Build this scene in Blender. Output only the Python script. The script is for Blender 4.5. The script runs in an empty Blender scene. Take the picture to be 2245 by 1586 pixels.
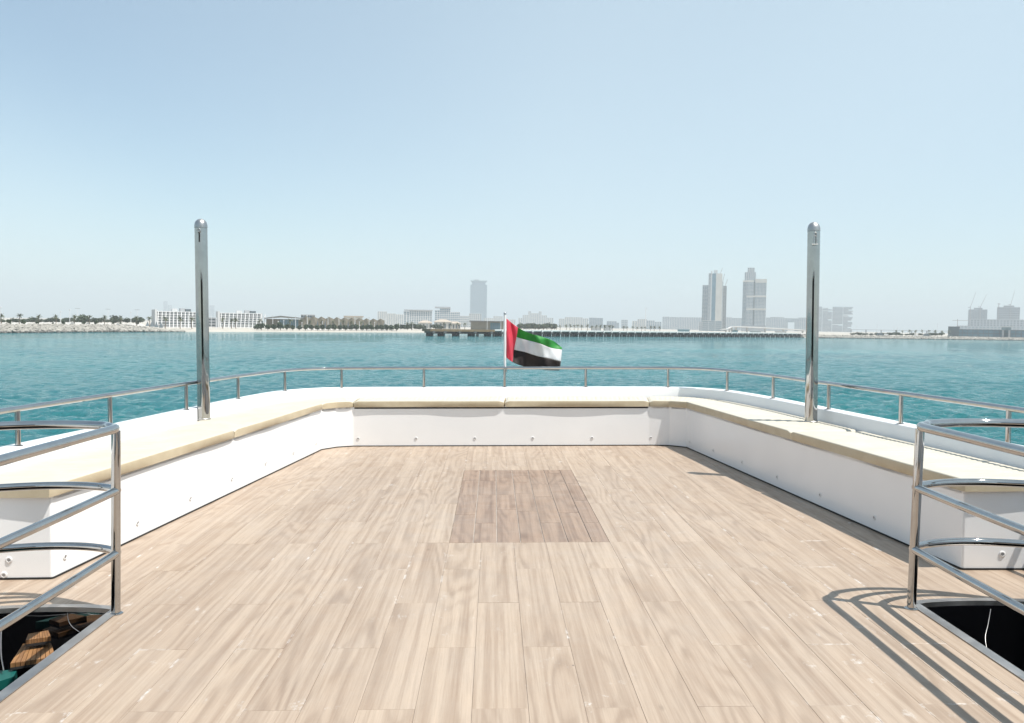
import bpy, bmesh, math, random
from mathutils import Vector, Matrix, noise as mnoise
R = math.radians
random.seed(7)
sc = bpy.context.scene
col = sc.collection

# ------------------------------------------------------------------ camera
F, PCX, PCY = 1870.0, 1122.5, 793.0          # focal length and centre, in photo pixels
EYE = Vector((0, 0, 1.4))
HEEL = Matrix.Translation(EYE) @ Matrix.Rotation(R(-0.95), 4, 'Y') @ Matrix.Translation(-EYE)   # the boat heels a little
CAM0 = Matrix.Translation(EYE) @ Matrix.Rotation(R(-1.21), 4, 'Z') @ Matrix.Rotation(R(90 - 2.45), 4, 'X')
cam = bpy.data.cameras.new('camera'); cam.sensor_width = 36; cam.lens = 36 * F / 2245
cam.clip_start = 0.05; cam.clip_end = 40000
camo = bpy.data.objects.new('camera', cam); col.objects.link(camo); camo.matrix_world = HEEL @ CAM0
sc.camera = camo

# ------------------------------------------------------------------ sky, sun, exposure
SUN_EL, SUN_H = 66.0, Vector((0.365, -0.17, 0)).normalized()      # high sun, starboard and a little behind
SUN_DIR = (SUN_H * math.cos(R(SUN_EL)) + Vector((0, 0, math.sin(R(SUN_EL))))).normalized()
w = bpy.data.worlds.new('World'); sc.world = w; w.use_nodes = True
nt = w.node_tree; bg = nt.nodes['Background']
sky = nt.nodes.new('ShaderNodeTexSky'); sky.sky_type = 'NISHITA'; sky.sun_disc = False
sky.sun_elevation = R(SUN_EL); sky.sun_rotation = math.atan2(SUN_H.x, SUN_H.y)
sky.air_density = 0.95; sky.dust_density = 0.4; sky.ozone_density = 0.3; sky.altitude = 0
geo = nt.nodes.new('ShaderNodeTexCoord'); sep = nt.nodes.new('ShaderNodeSeparateXYZ'); nt.links.new(geo.outputs['Generated'], sep.inputs[0])
def wmath(op, a, b_):
    nd = nt.nodes.new('ShaderNodeMath'); nd.operation = op
    for i, x in enumerate((a, b_)):
        if isinstance(x, (int, float)): nd.inputs[i].default_value = x
        else: nt.links.new(x, nd.inputs[i])
    return nd.outputs[0]
den = wmath('ADD', wmath('MAXIMUM', sep.outputs[2], 0.0), 0.18)       # directions laid out on a high flat layer of thin cirrus
cmb = nt.nodes.new('ShaderNodeCombineXYZ'); nt.links.new(wmath('DIVIDE', sep.outputs[0], den), cmb.inputs[0]); nt.links.new(wmath('MULTIPLY', wmath('DIVIDE', sep.outputs[1], den), 0.45), cmb.inputs[1])
cmb.inputs[2].default_value = 46.58
wn = nt.nodes.new('ShaderNodeTexNoise'); wn.inputs['Scale'].default_value = 0.2; wn.inputs['Detail'].default_value = 1.5; wn.inputs['Roughness'].default_value = 0.55; wn.inputs['Distortion'].default_value = 0.7
nt.links.new(cmb.outputs[0], wn.inputs['Vector'])
wr = nt.nodes.new('ShaderNodeMapRange'); wr.inputs[1].default_value = 0.34; wr.inputs[2].default_value = 0.66; wr.inputs[3].default_value = 0.18; wr.inputs[4].default_value = 0.9; nt.links.new(wn.outputs[0], wr.inputs[0])
wm = nt.nodes.new('ShaderNodeMix'); wm.data_type = 'RGBA'; nt.links.new(wr.outputs[0], wm.inputs[0]); tint = nt.nodes.new('ShaderNodeMix'); tint.data_type = 'RGBA'; tint.blend_type = 'MULTIPLY'; tint.inputs[0].default_value = 1; tint.inputs[7].default_value = (0.915, 1.035, 0.995, 1); nt.links.new(sky.outputs[0], tint.inputs[6]); nt.links.new(tint.outputs[2], wm.inputs[6]); wm.inputs[7].default_value = (5.05, 6.1, 6.65, 1)
nt.links.new(wm.outputs[2], bg.inputs[0]); bg.inputs[1].default_value = 0.10
sun = bpy.data.lights.new('sun', 'SUN'); sun.energy = 4.9; sun.angle = R(0.53); sun.color = (1.0, 0.955, 0.89)
suno = bpy.data.objects.new('sun', sun); col.objects.link(suno)
suno.rotation_euler = SUN_DIR.to_track_quat('Z', 'Y').to_euler(); suno.location = (20, -9, 60)
sc.view_settings.view_transform = 'Standard'; sc.view_settings.look = 'None'
sc.view_settings.gamma = 1; sc.view_settings.use_curve_mapping = False
sc.view_settings.exposure = 0.58
cy = sc.cycles
cy.use_denoising = True; cy.max_bounces = 8; cy.transparent_max_bounces = 16; cy.volume_bounces = 0
cy.caustics_reflective = False; cy.caustics_refractive = False; cy.sample_clamp_indirect = 6

# ------------------------------------------------------------------ helpers
SEA = EYE.z - 6.5
def ray(px, py, base=None):
    m = (HEEL @ CAM0 if base is None else base).to_3x3()
    return (m @ Vector(((px - PCX) / F, (PCY - py) / F, -1))).normalized()
def far(px, py, d):
    """world point seen at photo pixel (px, py), d metres ahead along the ground"""
    r = ray(px, py); return EYE + r * (d / r.y)
def onsea(px, py, z=None):
    r = ray(px, py); return EYE + r * (((SEA if z is None else z) - EYE.z) / r.z)
def deck(px, py, z=0.0):
    r = ray(px, py, CAM0); return EYE + r * ((z - EYE.z) / r.z)
def deckY(px, py, Y):
    r = ray(px, py, CAM0); return EYE + r * (Y / r.y)

class MB:
    def __init__(s): s.v = []; s.f = []; s.m = []; s.mi = 0
    def add(s, vs, fs):
        o = len(s.v); s.v += [tuple(p) for p in vs]; s.f += [tuple(i + o for i in f) for f in fs]; s.m += [s.mi] * len(fs); return s
    def box(s, a, b, M=None):
        (x0, y0, z0), (x1, y1, z1) = a, b
        vs = [Vector(p) for p in ((x0,y0,z0),(x1,y0,z0),(x1,y1,z0),(x0,y1,z0),(x0,y0,z1),(x1,y0,z1),(x1,y1,z1),(x0,y1,z1))]
        if M: vs = [M @ p for p in vs]
        return s.add(vs, [(3,2,1,0),(4,5,6,7),(0,1,5,4),(1,2,6,5),(2,3,7,6),(3,0,4,7)])
    def prism(s, poly, z0, z1):
        n = len(poly)
        vs = [(p[0], p[1], z0) for p in poly] + [(p[0], p[1], z1) for p in poly]
        a = sum(poly[i][0]*poly[(i+1)%n][1]-poly[(i+1)%n][0]*poly[i][1] for i in range(n))
        idx = list(range(n)) if a > 0 else list(range(n))[::-1]
        fs = [tuple(idx[::-1]), tuple(i + n for i in idx)]
        for k in range(n):
            i, j = idx[k], idx[(k+1)%n]; fs.append((i, j, j+n, i+n))
        return s.add(vs, fs)
    def tube(s, pts, r, n=12, caps=True, r1=None):
        pts = [Vector(p) for p in pts]; N = len(pts); rings = []
        t0 = (pts[1]-pts[0]).normalized()
        up = Vector((0,0,1)) if abs(t0.z) < 0.9 else Vector((1,0,0))
        x = t0.cross(up).normalized()
        vs = []
        for i, p in enumerate(pts):
            t = ((pts[min(i+1,N-1)]-p).normalized() + (p-pts[max(i-1,0)]).normalized()).normalized()
            x = (x - t*x.dot(t)).normalized(); y = t.cross(x)
            rr = r if r1 is None else r + (r1-r)*i/(N-1)
            vs += [p + (x*math.cos(2*math.pi*k/n) + y*math.sin(2*math.pi*k/n))*rr for k in range(n)]
        fs = [(i*n+k, i*n+(k+1)%n, (i+1)*n+(k+1)%n, (i+1)*n+k) for i in range(N-1) for k in range(n)]
        if caps: fs += [tuple(range(n))[::-1], tuple((N-1)*n+k for k in range(n))]
        return s.add(vs, fs)
    def lathe(s, prof, n=20, c=(0,0,0)):
        vs = [(c[0]+r*math.cos(2*math.pi*k/n), c[1]+r*math.sin(2*math.pi*k/n), c[2]+z) for r, z in prof for k in range(n)]
        m = len(prof)
        fs = [(i*n+k, i*n+(k+1)%n, (i+1)*n+(k+1)%n, (i+1)*n+k) for i in range(m-1) for k in range(n)]
        fs += [tuple(range(n))[::-1], tuple((m-1)*n+k for k in range(n))]
        return s.add(vs, fs)
    def mesh(s, name, mat, smooth=None):
        me = bpy.data.meshes.new(name); me.from_pydata(s.v, [], s.f)
        for m in (mat if isinstance(mat, (list, tuple)) else [mat]): me.materials.append(m)
        if max(s.m, default=0): me.polygons.foreach_set('material_index', s.m)
        if smooth is not None:
            me.polygons.foreach_set('use_smooth', [True]*len(me.polygons)); me.set_sharp_from_angle(angle=R(smooth))
        me.update(); return me
    def build(s, name, mat, parent=None, smooth=None):
        return obj(name, s.mesh(name, mat, smooth), parent)
def obj(name, me, parent=None, loc=None):
    o = bpy.data.objects.new(name, me); col.objects.link(o)
    if parent: o.parent = parent
    if loc is not None: o.location = loc
    return o
BOAT = []
def tag(o, label=None, cat=None, group=None, kind=None, boat=False):
    if label: o['label'] = label
    if cat: o['category'] = cat
    if group: o['group'] = group
    if kind: o['kind'] = kind
    if boat: BOAT.append(o)
    return o
def thing(name, label, cat, loc=(0,0,0), rz=0, group=None, boat=False):
    o = obj(name, None, None, loc); o.rotation_euler.z = rz; o.empty_display_size = 0.2
    return tag(o, label, cat, group, None, boat)
ORD = 'first second third fourth fifth sixth seventh eighth ninth tenth eleventh twelfth thirteenth fourteenth fifteenth sixteenth seventeenth eighteenth nineteenth twentieth'.split()
def nth(i):
    if i < 20: return ORD[i]
    t, u = divmod(i + 1, 10); tens = {2:'twenty', 3:'thirty', 4:'forty'}[t]
    return tens[:-1] + 'ieth' if u == 0 else tens + '-' + ORD[u-1]
def spline(pts, seg=10, closed=False):
    pts = [Vector(p) for p in pts]; out = []; N = len(pts)
    for i in range(N-1):
        p0, p1, p2, p3 = pts[max(i-1,0)], pts[i], pts[i+1], pts[min(i+2,N-1)]
        for k in range(seg):
            t = k/seg
            out.append(0.5*((2*p1)+(p2-p0)*t+(2*p0-5*p1+4*p2-p3)*t*t+(3*p1-p0-3*p2+p3)*t**3))
    return out + [pts[-1]]
def resample(pts, step):
    L = [0]
    for a, b in zip(pts, pts[1:]): L.append(L[-1] + (Vector(b)-Vector(a)).length)
    n = max(2, round(L[-1]/step)); out = []; j = 0
    for k in range(n+1):
        d = L[-1]*k/n
        while j < len(L)-2 and L[j+1] < d: j += 1
        t = (d-L[j])/max(1e-9, L[j+1]-L[j]); out.append(Vector(pts[j]).lerp(Vector(pts[j+1]), t))
    return out

# ------------------------------------------------------------------ materials
class NT:
    def __init__(s, name):
        s.m = bpy.data.materials.new(name); s.m.use_nodes = True; s.t = s.m.node_tree
        s.b = s.t.nodes['Principled BSDF']; s.out = s.t.nodes['Material Output']
    def n(s, typ, **kw):
        nd = s.t.nodes.new('ShaderNode' + typ)
        for k, v in kw.items():
            if k.startswith('i_'):
                key = k[2:]; key = int(key) if key.isdigit() else key.replace('_', ' ')
                nd.inputs[key].default_value = v
            else: setattr(nd, k, v)
        return nd
    def l(s, a, b): s.t.links.new(a, b)
    def math(s, op, a, b=None, c=None):
        nd = s.n('Math', operation=op)
        for i, x in enumerate((a, b, c)):
            if x is None: continue
            if isinstance(x, (int, float)): nd.inputs[i].default_value = x
            else: s.l(x, nd.inputs[i])
        return nd.outputs[0]
    def ramp(s, fac, stops, interp='LINEAR'):
        nd = s.n('ValToRGB'); cr = nd.color_ramp; cr.interpolation = interp
        while len(cr.elements) < len(stops): cr.elements.new(0.5)
        for e, (p, c) in zip(cr.elements, stops):
            e.position = p; e.color = tuple(c) + (1,) if isinstance(c, tuple) else (c, c, c, 1)
        s.l(fac, nd.inputs[0]); return nd.outputs[0]
    def mix(s, fac, a, b, blend='MIX'):
        nd = s.n('Mix', data_type='RGBA', blend_type=blend)
        for sock, x in ((nd.inputs[0], fac), (nd.inputs[6], a), (nd.inputs[7], b)):
            if isinstance(x, (int, float)): sock.default_value = x
            elif isinstance(x, tuple): sock.default_value = x + (1,) if len(x) == 3 else x
            else: s.l(x, sock)
        return nd.outputs[2]
    def set(s, **kw):
        for k, v in kw.items():
            i = s.b.inputs[k.replace('_', ' ')]
            if isinstance(v, (int, float)): i.default_value = v
            elif isinstance(v, tuple): i.default_value = v + (1,) if len(v) == 3 else v
            else: s.l(v, i)
    def bump(s, h, strength=0.3, dist=0.01):
        nd = s.n('Bump', i_Strength=strength, i_Distance=dist); s.l(h, nd.inputs['Height']); s.l(nd.outputs[0], s.b.inputs['Normal'])
    def noise(s, vec, scale, detail=3, rough=0.5, dist=0.0, dim='3D', wsock=None):
        nd = s.n('TexNoise', noise_dimensions=dim, i_Scale=scale, i_Detail=detail, i_Roughness=rough, i_Distortion=dist)
        if vec is not None: s.l(vec, nd.inputs['Vector'])
        if wsock is not None: s.l(wsock, nd.inputs['W'])
        return nd.outputs[0]
    def mapped(s, sock, scale=(1,1,1), loc=None):
        nd = s.n('Mapping'); nd.inputs['Scale'].default_value = scale; s.l(sock, nd.inputs[0])
        if loc is not None: s.l(loc, nd.inputs['Location'])
        return nd.outputs[0]
def mat(name, c, rough=0.5, metal=0.0, var=0.12, scale=3.0, spec=0.5, bump=0.0, coat=0.0, world=False, per_obj=0.0):
    """a base colour with mild blotches and streaks, never perfectly flat"""
    k = NT(name); tc = k.n('NewGeometry').outputs['Position'] if world else k.n('TexCoord').outputs['Object']
    a = k.noise(tc, scale, 5, 0.6)
    c2 = tuple(max(0, x*(1-var)) for x in c); c3 = tuple(min(1, x*(1+var*0.6)) for x in c)
    cc = k.ramp(a, [(0.3, c2), (0.7, c3)])
    if per_obj:
        r = k.n('ObjectInfo').outputs['Random']
        cc = k.mix(1.0, cc, k.ramp(r, [(0, 1-per_obj), (1, 1+per_obj*0.6)]), 'MULTIPLY')
    k.set(Base_Color=cc, Roughness=k.ramp(a, [(0.2, max(0.02, rough*0.85)), (0.8, min(1, rough*1.15))]), Metallic=metal)
    k.b.inputs['Specular IOR Level'].default_value = spec
    if coat: k.b.inputs['Coat Weight'].default_value = coat; k.b.inputs['Coat Roughness'].default_value = 0.08
    if bump: k.bump(k.noise(tc, scale*6, 4), bump, 0.01)
    return k.m

def wood_planks(name, light, dark, grey, rough=0.42, white=1.0):
    k = NT(name)
    oi = k.n('ObjectInfo'); tc = k.n('TexCoord').outputs['Object']; pos = k.n('NewGeometry').outputs['Position']
    off = k.n('CombineXYZ'); k.l(k.math('MULTIPLY', oi.outputs['Random'], 31.7), off.inputs[0]); k.l(k.math('MULTIPLY', oi.outputs['Random'], 57.3), off.inputs[1])
    add = k.n('VectorMath', operation='ADD'); k.l(tc, add.inputs[0]); k.l(off.outputs[0], add.inputs[1]); v = add.outputs[0]
    # cathedral grain: stretched, warped rings
    warp = k.noise(k.mapped(v, (3.6, 0.42, 1)), 1.0, 1.5, 0.4)
    st = k.n('SeparateXYZ'); k.l(v, st.inputs[0])
    ring = k.math('SINE', k.math('ADD', k.math('MULTIPLY', warp, 95.0), k.math('MULTIPLY', st.outputs[0], 30.0)))
    ring = k.math('MULTIPLY_ADD', ring, 0.5, 0.5)
    broad = k.noise(k.mapped(v, (11.0, 0.55, 1)), 1.0, 4, 0.58, 0.6)
    fine = k.noise(k.mapped(v, (170, 5, 1)), 1.0, 3, 0.7)
    streak = k.noise(k.mapped(v, (26.0, 0.38, 1)), 1.0, 4, 0.6, 0.25)
    zone = k.ramp(broad, [(0.38, 1.0), (0.56, 0.0)])
    midc = tuple(a*0.5+b*0.5 for a, b in zip(light, dark))
    c = k.ramp(streak, [(0.33, dark), (0.46, midc), (0.56, light), (0.72, tuple(min(1, x*1.12) for x in light))])
    c = k.mix(k.math('MULTIPLY', zone, 0.65), c, midc)
    c = k.mix(k.math('MULTIPLY', k.ramp(ring, [(0.5, 0), (0.95, 1)]), k.math('MULTIPLY_ADD', zone, 0.36, 0.03)), c, tuple(min(1, x*1.10) for x in light))
    c = k.mix(k.math('MULTIPLY', k.ramp(ring, [(0.05, 1), (0.4, 0)]), k.math('MULTIPLY_ADD', zone, 0.42, 0.02)), c, grey)
    c = k.mix(k.ramp(fine, [(0.45, 0), (0.75, 0.30)]), c, tuple(x*0.66 for x in dark))
    # knots
    vor = k.n('TexVoronoi', i_Scale=1.0, i_Randomness=1.0); k.l(k.mapped(v, (4.0, 1.7, 1)), vor.inputs['Vector'])
    c = k.mix(k.ramp(vor.outputs['Distance'], [(0.015, 0.5), (0.06, 0.0)]), c, tuple(x*0.55 for x in dark))
    c = k.mix(1.0, c, k.ramp(oi.outputs['Random'], [(0, (0.96, 0.955, 0.95)), (0.5, (1.0, 1.0, 1.0)), (1, (1.03, 1.03, 1.02))]), 'MULTIPLY')
    # dried white filler smears and scuffs, a few grey spots
    sm = k.math('MULTIPLY', k.ramp(k.noise(pos, 0.9, 2), [(0.48, 0), (0.6, 1)]), k.ramp(k.noise(k.mapped(pos, (6, 3.5, 1)), 1.6, 6, 0.75), [(0.60, 0), (0.70, 1)]))
    c = k.mix(k.math('MULTIPLY', sm, 0.7*white), c, (0.60, 0.59, 0.57))
    ob = k.n('SeparateXYZ'); k.l(tc, ob.inputs[0])
    edge = k.math('MAXIMUM', k.ramp(k.math('ABSOLUTE', ob.outputs[0]), [(0.0965, 0), (0.1025, 1)]), k.ramp(k.math('ABSOLUTE', ob.outputs[1]), [(0.586, 0), (0.593, 1)]))
    em = k.math('MULTIPLY', k.ramp(k.noise(pos, 0.75, 2), [(0.50, 0), (0.60, 1)]), k.ramp(k.noise(pos, 7.0, 5, 0.7), [(0.54, 0), (0.62, 1)]))
    c = k.mix(k.math('MULTIPLY', k.math('MULTIPLY', edge, em), 0.85*white), c, (0.66, 0.65, 0.63))
    film = k.ramp(k.noise(pos, 1.1, 5, 0.65), [(0.4, 0.0), (0.75, 0.22)])
    c = k.mix(film, c, (0.40, 0.345, 0.29))
    sp = k.n('TexVoronoi', i_Scale=3.2, i_Randomness=1.0); k.l(pos, sp.inputs['Vector'])
    c = k.mix(k.ramp(sp.outputs['Distance'], [(0.012, 0.8), (0.022, 0.0)]), c, (0.10, 0.08, 0.07))
    k.set(Base_Color=c, Roughness=k.ramp(k.noise(pos, 5, 4), [(0.3, rough*0.85), (0.7, rough*1.25)]))
    k.bump(k.math('ADD', k.math('MULTIPLY', fine, 0.5), k.math('MULTIPLY', ring, 0.15)), 0.12, 0.004)
    return k.m

def steel(name, rough=0.06, streak=0.0, tint=(0.49, 0.485, 0.475)):
    k = NT(name); tc = k.n('TexCoord').outputs['Object']
    a = k.noise(tc, 7, 5, 0.65); b = k.noise(k.mapped(tc, (30, 30, 1.2)), 1.0, 3)
    c = k.ramp(a, [(0.25, tuple(x*0.82 for x in tint)), (0.6, tint)])
    c = k.mix(k.ramp(b, [(0.6, 0), (0.85, streak)]), c, (0.40, 0.33, 0.24))
    k.set(Base_Color=c, Metallic=1.0, Roughness=k.ramp(a, [(0.3, rough), (0.8, rough*2.2)]))
    return k.m

M = {}
M['plank'] = wood_planks('vinyl_wood', (0.368, 0.290, 0.222), (0.255, 0.183, 0.130), (0.196, 0.137, 0.095))
M['patch'] = wood_planks('vinyl_wood_brown', (0.282, 0.197, 0.142), (0.160, 0.102, 0.070), (0.116, 0.075, 0.053), 0.4, 0.25)
k = NT('seam_filler'); p = k.n('NewGeometry').outputs['Position']
k.set(Base_Color=k.ramp(k.noise(p, 2.2, 4, 0.7), [(0.30, (0.05, 0.04, 0.03)), (0.36, (0.27, 0.21, 0.15)), (0.52, (0.36, 0.29, 0.22)), (0.57, (0.66, 0.64, 0.61))]), Roughness=0.9); M['filler'] = k.m
# white gelcoat: faint vertical wash marks, high gloss
k = NT('white_gelcoat'); tc = k.n('TexCoord').outputs['Object']
g = k.noise(k.mapped(tc, (14, 14, 0.8)), 1.0, 4, 0.6); g2 = k.noise(tc, 1.7, 5, 0.6)
c = k.ramp(g2, [(0.3, (0.79, 0.795, 0.80)), (0.7, (0.84, 0.84, 0.84))])
c = k.mix(k.ramp(g, [(0.55, 0), (0.9, 0.035)]), c, (0.62, 0.62, 0.61))
k.set(Base_Color=c, Roughness=k.ramp(g2, [(0.2, 0.17), (0.8, 0.24)])); k.bump(k.noise(tc, 0.9, 2), 0.06, 0.03); M['gel'] = k.m
k = NT('cushion_vinyl'); tc = k.n('TexCoord').outputs['Object']
a = k.noise(tc, 5, 6, 0.65); b = k.noise(tc, 260, 2)
c = k.ramp(a, [(0.28, (0.43, 0.352, 0.232)), (0.62, (0.52, 0.445, 0.315))])  # tan sides: stain, plus warm bounce off the deck put into the colour
c = k.mix(k.ramp(k.noise(tc, 22, 4, 0.7), [(0.62, 0), (0.8, 0.25)]), c, (0.36, 0.29, 0.18))
k.set(Base_Color=c, Roughness=0.5); k.bump(b, 0.12, 0.002); M['boxing'] = k.m
k = NT('cushion_top_vinyl'); tc = k.n('TexCoord').outputs['Object']; a = k.noise(tc, 4, 6, 0.65); b = k.noise(tc, 260, 2)
c = k.ramp(a, [(0.28, (0.445, 0.412, 0.335)), (0.62, (0.50, 0.468, 0.392))]); c = k.mix(k.ramp(k.noise(tc, 15, 5, 0.7), [(0.60, 0), (0.8, 0.22)]), c, (0.42, 0.36, 0.26))
k.set(Base_Color=c, Roughness=0.5); k.bump(b, 0.12, 0.002); M['cushion'] = k.m
M['steel'] = steel('polished_steel', 0.022)
M['steel_pole'] = steel('weathered_steel', 0.028, 0.35, (0.45, 0.445, 0.43))
M['steel_flat'] = steel('brushed_steel', 0.28, 0.25)
M['caulk'] = mat('black_caulk', (0.018, 0.017, 0.017), 0.7)
M['cap'] = mat('screw_cap_plastic', (0.74, 0.74, 0.74), 0.3)
M['capdark'] = mat('screw_head', (0.32, 0.32, 0.33), 0.35, 0.6)
M['glass'] = mat('black_tinted_glass', (0.006, 0.007, 0.008), 0.03, 0, 0.1, 2, 0.6)
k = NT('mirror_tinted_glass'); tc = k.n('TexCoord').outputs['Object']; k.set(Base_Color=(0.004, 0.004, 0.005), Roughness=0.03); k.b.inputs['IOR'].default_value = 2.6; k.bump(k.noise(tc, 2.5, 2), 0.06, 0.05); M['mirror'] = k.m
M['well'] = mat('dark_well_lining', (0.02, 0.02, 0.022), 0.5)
M['teak'] = wood_planks('teak', (0.27, 0.135, 0.05), (0.15, 0.068, 0.024), (0.13, 0.06, 0.025), 0.5, 0.0)
M['teal'] = mat('teal_vinyl', (0.006, 0.085, 0.075), 0.4)
M['alu'] = mat('painted_aluminium', (0.76, 0.77, 0.78), 0.3)
def cloth(name, c):
    k = NT(name); tc = k.n('TexCoord').outputs['Object']
    k.set(Base_Color=k.ramp(k.noise(tc, 9, 4), [(0.3, tuple(x*0.9 for x in c)), (0.7, c)]), Roughness=0.55)
    k.b.inputs['Sheen Weight'].default_value = 0.15
    tr = k.n('BsdfTranslucent'); tr.inputs[0].default_value = c + (1,)
    mx = k.n('MixShader', i_0=0.45); k.l(k.b.outputs[0], mx.inputs[1]); k.l(tr.outputs[0], mx.inputs[2]); k.l(mx.outputs[0], k.out.inputs[0])
    return k.m
M['f_red'] = cloth('red_flag_cloth', (0.80, 0.075, 0.13)); M['f_green'] = cloth('green_flag_cloth', (0.035, 0.33, 0.055))
M['f_white'] = cloth('white_flag_cloth', (0.80, 0.80, 0.81)); M['f_black'] = cloth('black_flag_cloth', (0.032, 0.022, 0.02))

# sea: turquoise body, sky reflection, wind chop
k = NT('sea_water'); pos = k.n('NewGeometry').outputs['Position']
big = k.noise(k.mapped(pos, (0.008, 0.02, 1)), 1.0, 4, 0.55)
c = k.ramp(big, [(0.3, (0.008, 0.100, 0.117)), (0.7, (0.018, 0.158, 0.168))])
k.set(Base_Color=c, Roughness=0.06); k.b.inputs['IOR'].default_value = 1.333; k.b.inputs['Specular IOR Level'].default_value = 0.32
h2 = k.noise(k.mapped(pos, (2.9, 4.8, 1)), 1.0, 5, 0.66, 0.5)
h1 = k.noise(k.mapped(pos, (0.22, 0.42, 1)), 1.0, 5, 0.6, 0.6)
k.bump(k.math('ADD', h2, k.math('MULTIPLY', h1, 2.6)), 0.9, 0.30); M['sea'] = k.m

# ================================================================== THE BOAT (deck frame: deck at z = 0, stern ahead)
CX = 0.125                                   # the boat's centre line
Y_NEAR = -1.45
# ---- stair openings either side: straight inboard edge, bowed after edge
OP_Y0, OP_Y1, OP_IN, OP_OUT = 2.35, 4.17, 2.0, 2.92       # inboard/outboard as distance from the centre line
def arc_y(u):                                 # after edge of an opening, u = distance from the centre line
    t = (abs(u) - OP_IN) / (OP_OUT - OP_IN)
    return OP_Y1 + 0.045 * math.sin(math.pi * min(max(t, 0), 1) ** 0.7) - 0.05 * max(0, t) ** 3
DECK_HALF = 3.02
dk = MB()
for s in (-1, 1):
    pass
dk.prism([(CX-OP_IN, Y_NEAR), (CX+OP_IN, Y_NEAR), (CX+OP_IN, 10.3), (CX-OP_IN, 10.3)], -0.09, -0.006)
for s in (-1, 1):
    us = [OP_IN + 0.0005 + (OP_OUT-OP_IN)*i/14 for i in range(15)]
    for a, b in zip(us, us[1:]):
        dk.prism([(CX+s*a, arc_y(a)), (CX+s*b, arc_y(b)), (CX+s*b, 10.3), (CX+s*a, 10.3)], -0.09, -0.006)
    dk.prism([(CX+s*us[0], Y_NEAR), (CX+s*us[-1], Y_NEAR), (CX+s*us[-1], OP_Y0), (CX+s*us[0], OP_Y0)], -0.09, -0.006)
    dk.prism([(CX+s*(OP_OUT+0.001), Y_NEAR), (CX+s*3.2, Y_NEAR), (CX+s*DECK_HALF, 9.0), (CX+s*(OP_OUT+0.001), 9.0)], -0.09, -0.006)
deck_o = dk.build('deck', M['filler']); tag(deck_o, 'pale wood-look plank deck of the boat', None, None, 'structure', True)

PW, PL, GAP = 0.207, 1.19, 0.0011
def slab(poly, z0, z1):
    return MB().prism(poly, z0, z1)
def plank_mesh(hx, hy, m):
    b = MB(); c = 0.0007; z0, z1 = -0.005, 0.0
    o = [(-hx,-hy),(hx,-hy),(hx,hy),(-hx,hy)]; i = [(-hx+c,-hy+c),(hx-c,-hy+c),(hx-c,hy-c),(-hx+c,hy-c)]
    vs = [(x,y,z0) for x,y in o] + [(x,y,z1-c*0.6) for x,y in o] + [(x,y,z1) for x,y in i]
    fs = [(3,2,1,0),(8,9,10,11)]
    for r in (0, 4):
        fs += [(r+q, r+(q+1)%4, r+4+(q+1)%4, r+4+q) for q in range(4)]
    return b.add(vs, fs).mesh('plank', m)
P0 = deck(1020, 1032); P1 = deck(1338, 1194)
PX0, PX1, PY0, PY1 = -0.289, 0.746, 5.44, 8.18            # the darker patch let into the deck
full = plank_mesh(PW/2-GAP/2, PL/2-GAP/2, M['plank'])
def put_plank(x0, x1, y0, y1):
    x0 += GAP/2; x1 -= GAP/2; y0 += GAP/2; y1 -= GAP/2
    if x1-x0 < 0.012 or y1-y0 < 0.012: return
    cx, cyy = (x0+x1)/2, (y0+y1)/2
    whole = abs((x1-x0)-(PW-GAP)) < 1e-4 and abs((y1-y0)-(PL-GAP)) < 1e-4
    o = obj('plank', full if whole else plank_mesh((x1-x0)/2, (y1-y0)/2, M['plank']), deck_o, (cx, cyy, random.uniform(0, 0.0009)))
def put_poly(poly):
    cx = sum(p[0] for p in poly)/len(poly); c2 = sum(p[1] for p in poly)/len(poly)
    obj('plank', slab([(p[0]-cx, p[1]-c2) for p in poly], -0.005, 0).mesh('plank', M['plank']), deck_o, (cx, c2, 0))
BX = -0.082
def half_at(y): return 2.62 if y > 4.6 else 2.96          # planks run under the bench only a little
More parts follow.
